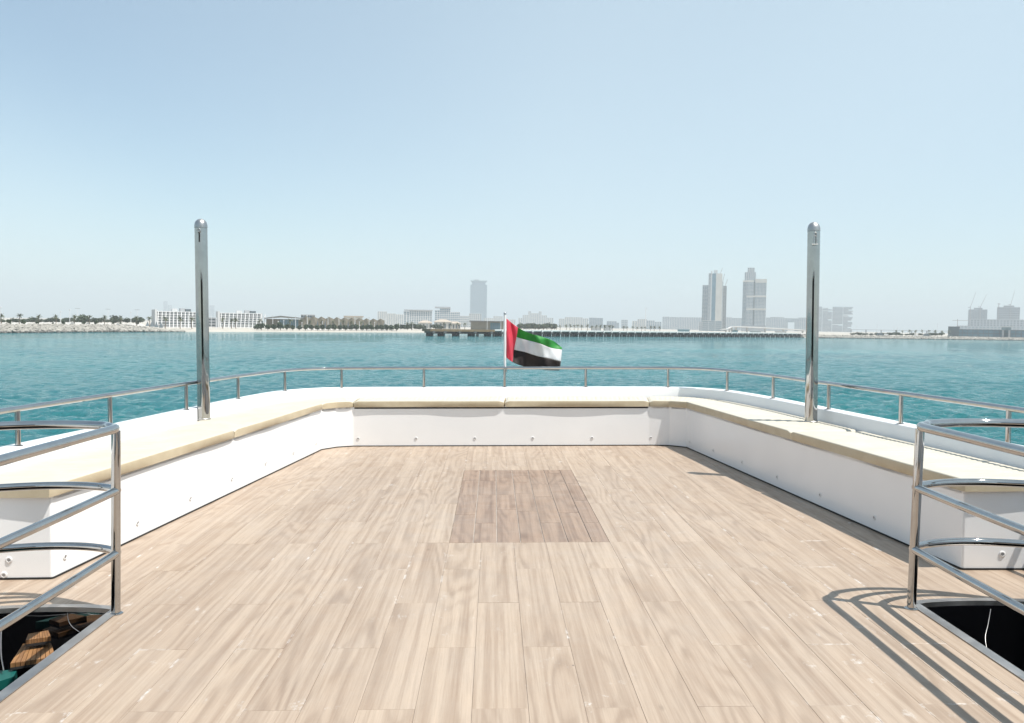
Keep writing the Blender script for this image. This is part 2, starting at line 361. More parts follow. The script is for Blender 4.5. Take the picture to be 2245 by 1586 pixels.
for c in range(-16, 17):
    x0, x1 = BX + PW*c, BX + PW*(c+1)
    yj = (3.655 if c % 2 else 4.25) - 5*PL
    for n in range(13):
        y0, y1 = yj + n*PL, yj + (n+1)*PL
        y0, y1 = max(y0, Y_NEAR), min(y1, 9.87)
        if y1 - y0 < 0.02: continue
        ua, ub = x0 - CX, x1 - CX
        lim = 2.64 - 0.5*(max(y0, 4.7)-4.7)/4.85 + 0.05 if y0 > 4.75 else 3.05
        if min(abs(ua), abs(ub)) > lim: continue
        # the patch
        rects = [(x0, x1, y0, y1)]
        if x1 > PX0 and x0 < PX1 and y1 > PY0 and y0 < PY1:
            rects = []
            if y0 < PY0: rects.append((x0, x1, y0, PY0))
            if y1 > PY1: rects.append((x0, x1, PY1, y1))
            ya, yb = max(y0, PY0), min(y1, PY1)
            if x0 < PX0: rects.append((x0, PX0, ya, yb))
            if x1 > PX1: rects.append((PX1, x1, ya, yb))
        for (a, b, ya, yb) in rects:
            s = 1 if (a+b)/2 > CX else -1
            u0, u1 = sorted((abs(a-CX), abs(b-CX)))
            if u1 <= OP_IN or ya >= OP_Y1 + 0.06 or yb <= OP_Y0 or (a-CX)*(b-CX) < 0:
                put_plank(a, b, ya, yb); continue
            if yb > OP_Y0 and ya < OP_Y0:           # part before the opening
                put_plank(a, b, ya, OP_Y0); ya = OP_Y0
            if u0 < OP_IN:                          # part inboard of the opening
                put_plank(*(sorted((CX+s*u0, CX+s*OP_IN))), ya, yb); u0 = OP_IN
            u1c = min(u1, OP_OUT)
            us = [u0+GAP/2 + (u1c-u0-GAP)*i/6 for i in range(7)]
            if yb > min(arc_y(u) for u in us) + 0.02 and u1c - u0 > 0.02:
                low = [(CX+s*u, max(ya, min(yb-0.004, arc_y(u)))) for u in us]
                put_poly(low + [(CX+s*us[-1], yb-GAP/2), (CX+s*us[0], yb-GAP/2)])
            if u1 > OP_OUT: put_plank(*(sorted((CX+s*OP_OUT, CX+s*u1))), ya, yb)
# patch of narrower, browner boards with uneven end joints
pw = 0.1535; joints = {0: [5.44, 6.25, 6.98, 7.62, 8.18], 1: [5.44, 5.98, 6.98, 7.62, 8.18], 2: [5.44, 6.42, 6.98, 7.75, 8.18], 3: [5.44, 6.36, 7.05, 7.55, 7.86, 8.18],
      4: [5.44, 5.98, 6.9, 7.45, 8.18], 5: [5.44, 6.3, 7.45, 8.0, 8.18], 6: [5.44, 5.98, 6.75, 7.48, 8.18]}
ul = MB(); ul.box((PX0+0.003, PY0+0.003, -0.0058), (PX1-0.003, PY1-0.003, -0.0052)); ul.build('patch_underlay', mat('pale_grout', (0.50, 0.47, 0.43), 0.9, 0, 0.3, 6), deck_o)
for c in range(7):
    xa, xb = PX0 + pw*c, min(PX0 + pw*(c+1), PX1)
    for ya, yb in zip(joints[c], joints[c][1:]):
        obj('patch_plank', plank_mesh((xb-xa)/2-0.0024, (yb-ya)/2-0.0022, M['patch']), deck_o, ((xa+xb)/2, (ya+yb)/2, 0.0006))

# ---- bulwark: inner face, flat top, hull side down to the water
half = [(3.36, -1.6), (3.33, 1.5), (3.25, 3.6), (3.13, 5.36), (3.005, 6.55), (2.893, 7.68), (2.77, 8.8), (2.60, 9.75), (2.38, 10.2), (2.0, 10.42), (1.0, 10.47), (0, 10.48)]
line = [(-u, y, 0) for u, y in half] + [(u, y, 0) for u, y in half[::-1][1:]]
line = [Vector((p.x + CX, p.y, 0)) for p in resample(spline(line, 8), 0.09)]
def normals(l):
    out = []
    for i in range(len(l)):
        t = (l[min(i+1, len(l)-1)] - l[max(i-1, 0)]).normalized(); out.append(Vector((t.y, -t.x, 0)))   # inboard
    return out
def inner(l, d): return [p + n*d for p, n in zip(l, normals(l))]
BW = 0.638
def loft(mb, rings):
    n = len(rings[0]); mb.add([p for r in rings for p in r], [(i*n+k, (i+1)*n+k, (i+1)*n+k+1, i*n+k+1) for i in range(len(rings)-1) for k in range(n-1)])
prof = [(0.034, -0.05), (0.032, BW-0.012), (0.029, BW-0.004), (0.022, BW), (-0.09, BW), (-0.105, BW-0.008), (-0.112, BW-0.03), (-0.16, -0.4), (0.0, -2.2), (0.55, -6.9)]
rings = []
ns = normals(line)
for p, n in zip(line, ns): rings.append([(p.x+n.x*d, p.y+n.y*d, z) for d, z in prof])
bw = MB(); loft(bw, rings); bulwark = bw.build('bulwark', M['gel'], None, 50)
tag(bulwark, 'white gelcoat bulwark and hull side around the stern of the boat', 'bulwark', None, None, True)

# ---- built-in U bench
IL = [deck(115, 1270), deck(262, 1196), deck(480, 1088.5), deck(705, 987)]
A, B = IL[0], IL[-1]
inn = [Vector((A.x, A.y, 0)), Vector((B.x, B.y, 0)), Vector((-1.80, 9.74, 0)), Vector((-1.62, 9.82, 0)), Vector((1.80, 9.82, 0)), Vector((2.03, 9.79, 0)), Vector((deck(1505, 982).x, deck(1505, 982).y, 0)), Vector((deck(2109, 1250).x, deck(2109, 1250).y, 0))]
BH = 0.456
outl = inner(line, 0.036)
def outer_x(s, y):                             # bulwark inner face at a given y on a side
    best = min((p for p in outl if (p.x-CX)*s > 1.0), key=lambda p: abs(p.y-y)); return best.x
bench = thing('built_in_bench', 'white U-shaped built-in bench around the stern deck', 'bench', (0, 9.8, 0), 0, None, True)
def wall_strip(a, b, name='side_panel', th=0.03):
    a, b = Vector(a), Vector(b); t = (b-a).normalized(); n = Vector((t.y, -t.x, 0))
    mb = MB(); c = 0.006
    # outward n points to the deck
    q = [a, b, b - n*th, a - n*th]
    mb.prism([(p.x, p.y-9.8) for p in q], 0.011, BH)
    return mb.build(name, M['gel'], bench), t, n
faces = list(zip(inn, inn[1:]))
# one continuous inner face (lofted, softly rounded), with end faces
fl = [Vector((outer_x(-1, A.y+0.02), A.y - 0.015, 0)), inn[0]] + inn[1:] + [Vector((outer_x(1, inn[-1].y+0.02), inn[-1].y - 0.012, 0))]
def rounded(pl, r, seg=6):
    out = [pl[0]]
    for i in range(1, len(pl)-1):
        p, a, b = pl[i], pl[i-1], pl[i+1]; da, db = (a-p), (b-p); rr = min(r, da.length*0.45, db.length*0.45)
        s0, s1 = p + da.normalized()*rr, p + db.normalized()*rr
        for k in range(seg+1):
            t = k/seg; out.append((s0*(1-t)**2 + p*2*t*(1-t) + s1*t*t))
    return out + [pl[-1]]
segs = [('end_panel', fl[0:2]), ('side_panel', fl[1:3]), ('back_panel', fl[2:7]), ('side_panel', fl[7:9]), ('end_panel', fl[8:10])]
fr = rounded(fl[:2] , 0.01)[:-1] + rounded(fl[1:-1], 0.05)[0:0] + rounded(fl, 0.014)[1:]
mb = MB()
for q in fr: pass
ringz = [0.010, 0.02, BH-0.004, BH]
mb.add([(p.x, p.y-9.8, z) for z in ringz for p in fr], [(j*len(fr)+i, j*len(fr)+i+1, (j+1)*len(fr)+i+1, (j+1)*len(fr)+i) for j in range(3) for i in range(len(fr)-1)])
fo = inner(fr, -0.025)
lid = MB()
# seat board on top, reaching to the bulwark
def outer_for(p):
    return min(outl, key=lambda q: (q-p).length)
mb.build('front_panel', M['gel'], bench, 40)
k_ = MB(); fo2 = inner(fr, 0.006)
n = len(fr)
k_.add([(p.x, p.y-9.8, z) for p0, z in ((fo2, 0.003), (fo2, 0.011), (inner(fr, -0.02), 0.0115)) for p in p0], [(j*n+i, j*n+i+1, (j+1)*n+i+1, (j+1)*n+i) for j in range(2) for i in range(n-1)])
k_.build('caulk_seam', M['caulk'], bench)

# seat stations: (inner point, outer point) pairs along the U, used for seat board and cushions
def stations(step=0.1):
    st = []
    a, b = inn[0], inn[1]
    for k in range(61):
        p = a.lerp(b, k/60); st.append((p, Vector((outer_x(-1, p.y), p.y + 0.25*k/60*1.0, 0))))
    return st
L0, L1 = inn[0], inn[1]
def outL(y): return Vector((outer_x(-1, y), y, 0))
def line_at(s, y):
    pts = [p for p in outl if (p.x-CX)*s > 0.9]
    pts.sort(key=lambda p: p.y)
    for p, q in zip(pts, pts[1:]):
        if p.y <= y <= q.y: return p.lerp(q, (y-p.y)/max(1e-6, q.y-p.y))
    return pts[-1]
seat = MB()
def quad_strip(ins, outs, z0, z1):
    for (a, b), (c, d) in zip(zip(ins, ins[1:]), zip(outs, outs[1:])):
        seat.prism([(a.x, a.y-9.8), (b.x, b.y-9.8), (d.x, d.y-9.8), (c.x, c.y-9.8)], z0, z1)
back_out = [p for p in outl if p.y > 9.3]
def side_pairs(s, y0, y1, n):
    i0, i1 = (inn[0], inn[1]) if s < 0 else (inn[-1], inn[-2])
    ins, outs = [], []
    for k in range(n+1):
        t = k/n; y = y0 + (y1-y0)*t
        f = (y - i0.y)/(i1.y - i0.y); ins.append(i0.lerp(i1, f)); outs.append(line_at(s, y))
    return ins, outs
for s in (-1, 1):
    yA = inn[0].y if s < 0 else inn[-1].y; yB = inn[1].y if s < 0 else inn[-2].y
    a_, b_ = side_pairs(s, yA+0.004, yB, 12); quad_strip(a_, b_, BH-0.02, BH-0.003)
cornL = [p for p in outl if p.x < CX-1.75 and p.y > inn[1].y-0.02]; cornL.sort(key=lambda p: p.x)
cornR = [p for p in outl if p.x > CX+1.75 and p.y > inn[-2].y-0.02]; cornR.sort(key=lambda p: -p.x)
def corner_pairs(inpts, outs):
    ip = resample(inpts, (sum((b-a).length for a, b in zip(inpts, inpts[1:])))/(len(outs)-1))
    ip = ip[:len(outs)] + [ip[-1]]*(len(outs)-len(ip)); return ip, outs
cl_in, cl_out = corner_pairs(inn[1:4], cornL); quad_strip(cl_in, cl_out, BH-0.02, BH-0.003)
cr_in, cr_out = corner_pairs(inn[-2:-5:-1], cornR); quad_strip(cr_in, cr_out, BH-0.02, BH-0.003)
mid = [p for p in outl if cornL[-1].x <= p.x <= cornR[-1].x]; mid.sort(key=lambda p: p.x)
mi = [inn[3].lerp(inn[4], i/(len(mid)-1)) for i in range(len(mid))]
quad_strip(mi, mid, BH-0.02, BH-0.003)
seat.build('seat_board', M['gel'], bench)
# screw caps along the foot of the bench faces
capm = MB(); capm.lathe([(0.019, 0), (0.019, 0.002), (0.015, 0.0045), (0.0115, 0.005), (0.0105, 0.0032)], 14)
capme = capm.mesh('screw_cap', M['cap'], 40); dot = MB(); dot.lathe([(0.0085, 0.0034), (0.0085, 0.004), (0.004, 0.0045)], 10); dotme = dot.mesh('screw_head', M['capdark'])
def cap_at(p, n):
    o = obj('screw_cap', capme, bench, (p.x + n.x*0.0005, p.y-9.8 + n.y*0.0005, p.z)); o.rotation_euler = n.to_track_quat('Z', 'Y').to_euler()
    obj('screw_head', dotme, o)
for x in (785, 912, 1041, 1168, 1298, 1427):
    p = deckY(x, 962, 9.82); cap_at(Vector((p.x, 9.82, 0.093)), Vector((0, -1, 0)))
def face_hit(px, py, a, b):
    r = ray(px, py, CAM0); t = (b-a).normalized(); n = Vector((t.y, -t.x, 0))
    d = (a-EYE).dot(n)/r.dot(n); return EYE + r*d, n
for (x, y) in ((693, 973), (643, 993), (582, 1016), (508, 1050), (417, 1093), (301, 1147), (142, 1221)):
    p, n_ = face_hit(x, y, inn[0], inn[1]); cap_at(p, n_)
for (x, y) in ((1512, 969), (1564, 988), (1627, 1014), (1704, 1046), (1798, 1085), (1917, 1135)):
    p, n_ = face_hit(x, y, inn[-2], inn[-1]); cap_at(p, n_)
for (x, y) in ((20, 1228), (9, 1261)):
    p, n_ = face_hit(x, y, fl[0], fl[1]); cap_at(p, n_)
p, n_ = face_hit(2197, 1215, fl[-2], fl[-1]); cap_at(p, n_)

# ---- cushions: ribbed vinyl pads, one thing each
CT = 0.072
def cushion(name, label, ins, outs, over=0.022, gap=0.035, rib=0.055, base=None, wav=0.0):
    """pad between an inner edge (towards the deck) and an outer edge (towards the bulwark)"""
    i2 = resample(ins, 0.0155); N = len(i2)
    # match the outer edge point for point
    Lo = resample(outs, (sum((b-a).length for a, b in zip(outs, outs[1:])))/(N-1)); Lo = (Lo + [Lo[-1]])[:N]
    mb = MB(); prof = []
    r = 0.0105
    for q in range(5):
        a = math.pi/2*q/4; prof.append((r - r*math.cos(a), CT - r + r*math.sin(a)))
    W = 1.0
    rows = []; total = 0
    z0 = BH + 0.001
    rnd = random.Random(name + label)
    ph = rnd.uniform(0, 6)
    for i in range(N):
        if i: total += (i2[i]-i2[i-1]).length
        a, b = i2[i], Lo[i]; d = (b-a); wd = d.length; d.normalize()
        a = a - d*over; wd = wd + over - gap
        e = min(i, N-1-i); edge = 1.0 if e > 3 else math.sin(math.pi/2*(e+0.35)/4.35)       # rounded ends
        ribz = -0.009*(0.5+0.5*math.cos(2*math.pi*total/rib))**3
        sag = 0.004*math.sin(total*2.1+ph) + 0.003*math.sin(total*5.3+ph*2)
        bot = 0.0035*math.sin(total*3.1+ph) if True else 0
        ring = []
        inset = (1-edge)*0.009
        H = CT - (1-edge)*0.02
        fr = 0.004*math.sin(total*4.0+ph)
        pts = [(0.004+inset, bot*0.4+0.001), (0.001+inset+fr, 0.010)]
        for u, z in prof: pts.append((u+inset+fr*0.5, z - (CT-H)))
        for t in (0.15, 0.3, 0.5, 0.7, 0.85): pts.append((r + (wd-2*r)*t, H + 0.006*math.sin(math.pi*t) + sag*0.5 + ribz))
        bk = 0.004*math.sin(2*math.pi*total/rib)
        for u, z in prof[::-1]: pts.append((wd-u-inset+bk, z - (CT-H)))
        pts.append((wd-0.002-inset, 0.012)); pts.append((wd-0.01-inset, 0.001))
        rows.append([(a.x+d.x*u, a.y+d.y*u, z0+z) for u, z in pts])
    m = len(rows[0])
    c = sum((Vector(p[0]) for p in rows), Vector())/N
    c.z = z0
    vs = [tuple(Vector(p)-c) for rr in rows for p in rr]
    fs = [(i*m+q, i*m+(q+1)%m, (i+1)*m+(q+1)%m, (i+1)*m+q) for i in range(N-1) for q in range(m)]
    fs += [tuple(range(m)), tuple((N-1)*m+q for q in range(m))[::-1]]
    mb.add(vs, fs)
    mb.m = [1 if (q < 3 or q > m-5) else 0 for i in range(N-1) for q in range(m)] + [1, 1]
    me = mb.mesh(name, [M['cushion'], M['boxing']], 50)
    bm = bmesh.new(); bm.from_mesh(me); bmesh.ops.recalc_face_normals(bm, faces=bm.faces); bm.to_mesh(me); bm.free()
    o = obj(name, me, None, c); return tag(o, label, 'cushion', 'cream seat cushions on the stern bench', None, True)
def sub(ins, outs, t0, t1):
    n = len(ins)-1; a, b = t0*n, t1*n
    def at(l, f): i = min(int(f), n-1); return l[i].lerp(l[i+1], f-i)
    pts = [a] + [float(q) for q in range(int(a)+1, int(math.ceil(b)))] + [b]
    return [at(ins, f) for f in pts], [at(outs, f) for f in pts]
li, lo = side_pairs(-1, inn[0].y-0.03, inn[1].y, 40)
seamL = deck(527, 942, BH+CT).y; seamR = deck(1692, 945, BH+CT).y
tL = (seamL-li[0].y)/(li[-1].y-li[0].y)
g = 0.0022
cushion('bench_cushion', 'cream seat cushion on port bench, nearest the left handrail, long', *sub(li, lo, 0, tL-g))
cushion('bench_cushion', 'cream seat cushion on port bench between the steel pole and the corner', *sub(li, lo, tL+g, 1-g))
cushion('bench_cushion', 'short cream corner cushion where port bench meets the stern bench', cl_in[:], cl_out[:])
h = len(mi)//2; mm = mi[h-1].lerp(mi[h], 0.5)
tb = (deck(1107, 885, BH+CT).x - mi[0].x)/(mi[-1].x-mi[0].x)
cushion('bench_cushion', 'cream stern bench cushion running left of the flagpole', *sub(mi, mid, 0.002, tb-g))
cushion('bench_cushion', 'cream stern bench cushion running right of the flagpole', *sub(mi, mid, tb+g, 0.998))
ri, ro = side_pairs(1, inn[-2].y, inn[-1].y-0.03, 40)
tR = (seamR-ri[0].y)/(ri[-1].y-ri[0].y)
a1, b1 = sub(ri, ro, 0, tR-g)
cushion('bench_cushion', 'cream cushion bent round the starboard corner of the stern bench', cr_in[::-1]+a1[1:], cr_out[::-1]+b1[1:])
cushion('bench_cushion', 'long cream starboard bench cushion with ribbed top behind the right handrail', *sub(ri, ro, tR+g, 1))

# ---- guard rail on the bulwark
RZ = 0.872
gr = thing('guard_rail', 'polished steel guard rail running round the bulwark of the stern', 'railing', (CX, 10.4, BW), 0, None, True)
off = Vector((CX, 10.4, BW))
rl = resample(spline([(p.x, p.y, 0) for p in line], 1), 0.12)
mb = MB(); mb.tube([Vector((p.x, p.y, RZ)) - off for p in rl], 0.0195, 14); mb.build('top_rail', M['steel'], gr, 60)
rlf = resample(rl, 0.01)
posts = []
for x, y in ((32, 978), (247, 935), (404, 899), (521, 875), (616, 857), (749, 849.5), (930, 849), (1107, 849), (1286, 850), (1464, 851), (1596, 857), (1695, 874), (1816, 898), (1968, 930), (2188, 977)):
    d = deck(x, y, BW); posts.append(min(rlf, key=lambda p: (Vector((p.x, p.y))-Vector((d.x, d.y))).length + (0 if True else 0)))
for s in (-1, 1):
    for y in (3.9, 2.5, 1.1, -0.3): posts.append(min((p for p in rl if (p.x-CX)*s > 2), key=lambda p: abs(p.y-y)))
pm = MB(); pm.tube([(0, 0, 0), (0, 0, RZ-BW-0.012)], 0.0165, 14, False)
pm.lathe([(0.029, 0.0), (0.029, 0.004), (0.018, 0.008)], 16); pme = pm.mesh('post', M['steel'], 40)
for p in posts: obj('post', pme, gr, Vector((p.x, p.y, BW+0.0005)) - off)

# ---- two tall awning poles standing on the benches
def pole(px, pb, pt, label, shackle, sx):
    b = deck(px, pb, BH+CT); y = b.y + 0.056
    rr = 27.0/2/F*y*0.99
    t = deckY(px, pt, y).z
    o = thing('awning_pole', label, 'pole', (b.x, y, BH), 0, 'steel awning poles', True)
    H = t - BH
    m_ = MB(); m_.lathe([(rr, 0.0), (rr, H-0.085)], 32); m_.build('tube', M['steel_pole'], o, 40)
    m_ = MB(); m_.lathe([(rr+0.001, H-0.083), (rr+0.001, H-0.06)] + [(rr*math.cos(a), H-0.06+0.06*math.sin(a)) for a in (R(15), R(32), R(50), R(66), R(80), R(88))], 32); m_.build('dome_cap', M['steel_flat'], o, 50)
    m_ = MB(); m_.lathe([(rr+0.004, 0.0), (rr+0.004, 0.008), (rr, 0.012)], 32, (0, 0, CT+0.004)); m_.build('base_collar', M['steel_flat'], o, 40)
    # eye and hanging shackle on the near side
    e = MB(); z = H-0.115; yy = -rr-0.012
    e.tube([(sx+0.013*math.cos(a), yy, z+0.016*math.sin(a)) for a in [R(q) for q in range(0, 361, 30)]], 0.0045, 8, False)
    e.box((sx-0.006, yy+0.004, z-0.008), (sx+0.006, -rr+0.004, z+0.022))
    e.build('eye', M['steel_flat'], o, 40)
    e = MB()
    if shackle:
        for dx in (-0.014, 0.014): e.tube([(sx+dx*0.6, yy-0.004, z-0.010), (sx+dx, yy-0.004, z-0.05), (sx+dx, yy-0.004, z-0.088)], 0.0042, 8)
        e.tube([(sx-0.03, yy-0.004, z-0.09), (sx+0.024, yy-0.004, z-0.09)], 0.0055, 8)
        e.build('shackle', M['steel_flat'], o, 40)
    else:
        e.tube([(sx, yy-0.002, z-0.012), (sx+0.002, yy, z-0.05), (sx-0.001, yy+0.006, z-0.10)], 0.005, 8); e.build('cord_end', M['caulk'], o, 40)
pole(442.5, 922, 480, 'tall steel pole with domed cap and cord end standing on the port bench', False, 0.004)
pole(1783, 928, 487, 'tall steel pole with domed cap and hanging shackle standing on the starboard bench', True, -0.012)
nb = MB(); c_ = deck(416, 923, BH+CT); nb.box((c_.x-0.045, c_.y-0.01, BH), (c_.x+0.02, c_.y+0.16, BW+0.004)); o = nb.build('pole_bracket', M['gel']); tag(o, 'small white bracket block against the bulwark beside the port pole', 'bracket', None, None, True)

# ---- ensign staff and flag
fpx, FY = deckY(1107, 700, 10.53).x, 10.53
fp = thing('flagpole', 'slim white flagstaff fixed at the middle of the stern rail', 'flagpole', (fpx, FY, BW), 0, None, True)
top = deckY(1107, 685, FY).z - BW
m_ = MB(); m_.tube([(0, 0, RZ-BW-0.06), (0, 0, top-0.03)], 0.0155, 14); m_.build('staff', M['alu'], fp, 40)
m_ = MB(); m_.lathe([(0.0165, 0), (0.0165, 0.022), (0.011, 0.03)], 14, (0, 0, top-0.03)); m_.build('finial', M['steel_flat'], fp, 40)
m_ = MB(); zz = deckY(1107, 788, FY).z - BW; m_.lathe([(0.0175, 0), (0.0175, 0.03)], 14, (0, 0, zz)); m_.build('collar', M['alu'], fp, 40)
m_ = MB(); m_.box((-0.022, -0.055, RZ-BW-0.05), (0.022, 0.022, RZ-BW-0.022)); m_.build('bracket', M['steel_flat'], fp)
CS = [0, .25, .45, .65, .85, 1.0]
ZP = [[(716,228),(716,455),(716,680),(716,905)], [(920,385),(893,550),(850,770),(822,985)], [(1110,482),(1080,605),(1045,815),(1000,1058)],
      [(1330,545),(1290,660),(1250,880),(1215,1100)], [(1540,622),(1500,742),(1470,925),(1440,1125)], [(1690,735),(1690,772),(1665,975),(1640,1132)]]
def cr(p, t):
    n = len(p)-1; f = t*n; i = min(int(f), n-1); t = f-i
    p0, p1, p2, p3 = p[max(i-1,0)], p[i], p[i+1], p[min(i+2,n)]
    return tuple(0.5*((2*b)+(c-a)*t+(2*a-5*b+4*c-d)*t*t+(3*b-a-3*c+d)*t**3) for a, b, c, d in zip(p0, p1, p2, p3))
def flag_pt(s, t):
    for i in range(5):
        if s <= CS[i+1] + 1e-9: break
    f = i + (s-CS[i])/(CS[i+1]-CS[i])
    colp = [cr([ZP[j][r] for j in range(6)], f/5) for r in range(4)]
    x, y = cr(colp, t)
    px, py = 1020 + x*0.12613, 670 + y*0.12613
    ease = min(1, s*5)
    dy = ease*(0.05*math.sin(7.5*s - 3.0*t + 0.6) + 0.022*math.sin(15*s + 5*t) + 0.010*math.sin(31*s - 9*t)) + 0.05*s
    dy += 0.035*math.exp(-((s - 0.10 - 0.16*t)/0.05)**2)*(1-t) + 0.02*math.exp(-((s-0.36-0.12*(t-0.66))/0.04)**2)*(t > 0.5)*(t-0.5)*2
    p = deckY(px, py, FY); return Vector((p.x - fpx, dy + 0.0, p.z - BW))
fl_ = thing('flag', 'red, green, white and black striped flag flying from the stern staff', 'flag', (fpx, FY, BW), 0, None, True)
def band(name, s0, s1, t0, t1, m, ns, ntt, label):
    b = MB(); g_ = [[flag_pt(s0+(s1-s0)*i/ns, t0+(t1-t0)*j/ntt) for j in range(ntt+1)] for i in range(ns+1)]
    b.add([p for r in g_ for p in r], [(i*(ntt+1)+j, (i+1)*(ntt+1)+j, (i+1)*(ntt+1)+j+1, i*(ntt+1)+j+1) for i in range(ns) for j in range(ntt)])
    o = b.build(name, m, fl_, 180); o['label'] = label
    sd = o.modifiers.new('cloth_thickness', 'SOLIDIFY'); sd.thickness = 0.0015
band('red_band', 0, .25, 0, 1, M['f_red'], 16, 30, 'red vertical band at the staff')
band('green_stripe', .25, 1, 0, 1/3, M['f_green'], 44, 12, 'green top stripe')
band('white_stripe', .25, 1, 1/3, 2/3, M['f_white'], 44, 12, 'white middle stripe')
band('black_stripe', .25, 1, 2/3, 1, M['f_black'], 44, 12, 'black bottom stripe')

# ---- stair openings: steel edging, handrails, what shows below
def stairwell(s, side, post_px, lean):
    pb = deck(*post_px)
    u_post = abs(pb.x - CX)
    fr_ = thing('hatch_edging', f'flat steel edging around the {side} stair opening', 'edging', (CX+s*OP_IN, OP_Y1, 0), 0, 'steel edgings of the stair openings', True)
    o = Vector((CX+s*OP_IN, OP_Y1, 0))
    wd = 0.045
    def strip(path, name, lip=0.012, w0=-0.004, w1=wd):
        # path runs along the opening's edge; strip lies outboard of it on the planks and turns down inside
        b = MB(); P = [Vector(p) for p in path]; n = len(P); prof = [(w1, 0.002), (w1, 0.0055), (w0, 0.0065), (w0, -0.018), (w0+0.004, -0.018)]
        rg = []
        for i, p in enumerate(P):
            t = (P[min(i+1, n-1)]-P[max(i-1, 0)]).normalized(); nn = Vector((-t.y, t.x, 0))*1.0
            rg.append([tuple(p + nn*d + Vector((0, 0, z)) - o) for d, z in prof])
        loft(b, rg); return b.build(name, M['steel_flat'], fr_, 30)
    arcp = [(CX+s*(OP_IN + (OP_OUT-OP_IN)*q/24), arc_y(OP_IN + (OP_OUT-OP_IN)*q/24), 0) for q in range(25)]
    strp = [(CX+s*OP_IN, OP_Y0 + (OP_Y1-OP_Y0)*q/8, 0.0008) for q in range(9)]
    if s < 0: strip(arcp[::-1], 'after_edge'); strip(strp[::-1], 'inboard_edge') if False else strip(strp, 'inboard_edge', w0=0.004, w1=-wd)
    else: strip(arcp, 'after_edge'); strip(strp, 'inboard_edge')
    for q in fr_.children:
        bm = bmesh.new(); bm.from_mesh(q.data); bmesh.ops.recalc_face_normals(bm, faces=bm.faces); bm.to_mesh(q.data); bm.free()
    # handrail
    hr = thing('stair_handrail', f'polished steel three-bar handrail around the {side} stair opening', 'handrail', (pb.x, pb.y, 0), 0, 'stair handrails', True)
    HZ = 0.905; r = 0.0215
    lx = lambda z: lean*z/HZ
    m_ = MB(); m_.tube([(lx(z), 0, z) for z in (0.0, 0.3, 0.6, HZ-0.012)], r, 16); m_.lathe([(0.034, 0.001), (0.034, 0.004), (0.023, 0.010)], 20); m_.build('post', M['steel'], hr, 50)
    def bars(z, name, rr, first):
        # straight run towards the bow, bowed run outboard
        zz = z
        st = [(lx(z), 0.0 if first else -0.005, zz), (lx(z)-s*0.01, -0.4, zz), (lx(z)-s*0.015, -1.0, zz), (lx(z)-s*0.02, -1.75, zz)]
        ar = []
        for q in range(25):
            t = q/24; u = t*0.98
            ar.append((lx(z) + s*u, 0.015 + 0.15*math.sin(math.pi*min(1, t*1.02)**0.75) - 0.10*t*t, zz))
        m1 = MB(); 
        if first:
            # one bent tube: straight run, tight bend over the post, bowed run
            c0 = [Vector(p) for p in st[::-1][:-1]] + [Vector((lx(z)-s*0.012, -0.16, zz))]
            bend = [Vector((lx(z)-s*0.012, -0.08, zz)), Vector((lx(z)-s*0.010, -0.045, zz)), Vector((lx(z)-s*0.002, -0.012, zz)), Vector((lx(z)+s*0.018, 0.016, zz)), Vector((lx(z)+s*0.045, 0.036, zz))]
            arr = [Vector(p) for p in ar[2:]]
            m1.tube(resample(spline(c0 + bend + arr, 5), 0.02), rr, 16); m1.build(name, M['steel'], hr, 60)
        else:
            m1.tube(st, rr, 14); m1.build(name, M['steel'], hr, 50)
            m1 = MB(); m1.tube([Vector(p) for p in ar], rr, 14); m1.build(name.replace('_bar', '_bow_bar'), M['steel'], hr, 50)
    bars(HZ, 'top_rail', 0.0215, True); bars(0.60, 'middle_bar', 0.0195, False); bars(0.295, 'lower_bar', 0.0195, False)
    for (dx, dy) in ((lx(HZ)*0-s*0.02, -1.74), (s*0.975, -0.05)):
        m_ = MB(); m_.tube([(dx, dy, 0.0), (dx, dy, HZ)], r, 14); m_.build('post', M['steel'], hr, 50)
    # well: black glass after wall, dark lining, teak treads going down
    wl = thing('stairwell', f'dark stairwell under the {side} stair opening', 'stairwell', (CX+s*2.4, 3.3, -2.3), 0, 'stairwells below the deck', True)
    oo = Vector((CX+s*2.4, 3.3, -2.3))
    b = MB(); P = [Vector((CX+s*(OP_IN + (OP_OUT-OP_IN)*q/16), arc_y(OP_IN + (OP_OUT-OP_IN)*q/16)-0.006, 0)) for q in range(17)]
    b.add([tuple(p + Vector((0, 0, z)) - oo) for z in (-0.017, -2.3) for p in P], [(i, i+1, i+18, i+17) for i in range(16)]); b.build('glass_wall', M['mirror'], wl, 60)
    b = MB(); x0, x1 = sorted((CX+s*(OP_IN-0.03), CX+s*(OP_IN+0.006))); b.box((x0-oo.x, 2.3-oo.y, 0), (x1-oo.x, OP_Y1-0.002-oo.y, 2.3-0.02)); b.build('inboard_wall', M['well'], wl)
    b = MB(); x0, x1 = sorted((CX+s*3.16, CX+s*3.18)); b.box((x0-oo.x, 2.0-oo.y, 0), (x1-oo.x, 4.6-oo.y, 2.3-0.1)); b.build('outboard_wall', M['well'], wl)  # dark wall added to keep bright sea and sky out of the glass
    b = MB(); x0, x1 = sorted((CX+s*(OP_IN-0.03), CX+s*3.16)); b.box((x0-oo.x, 2.0-oo.y, 0), (x1-oo.x, 2.02-oo.y, 2.3-0.1)); b.build('forward_wall', M['well'], wl)  # likewise added, so the glass mirrors a dark interior
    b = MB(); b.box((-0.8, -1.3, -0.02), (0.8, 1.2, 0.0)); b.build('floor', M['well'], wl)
    return wl, oo
wl, oo = stairwell(-1, 'port', (254, 1346), 0.018)
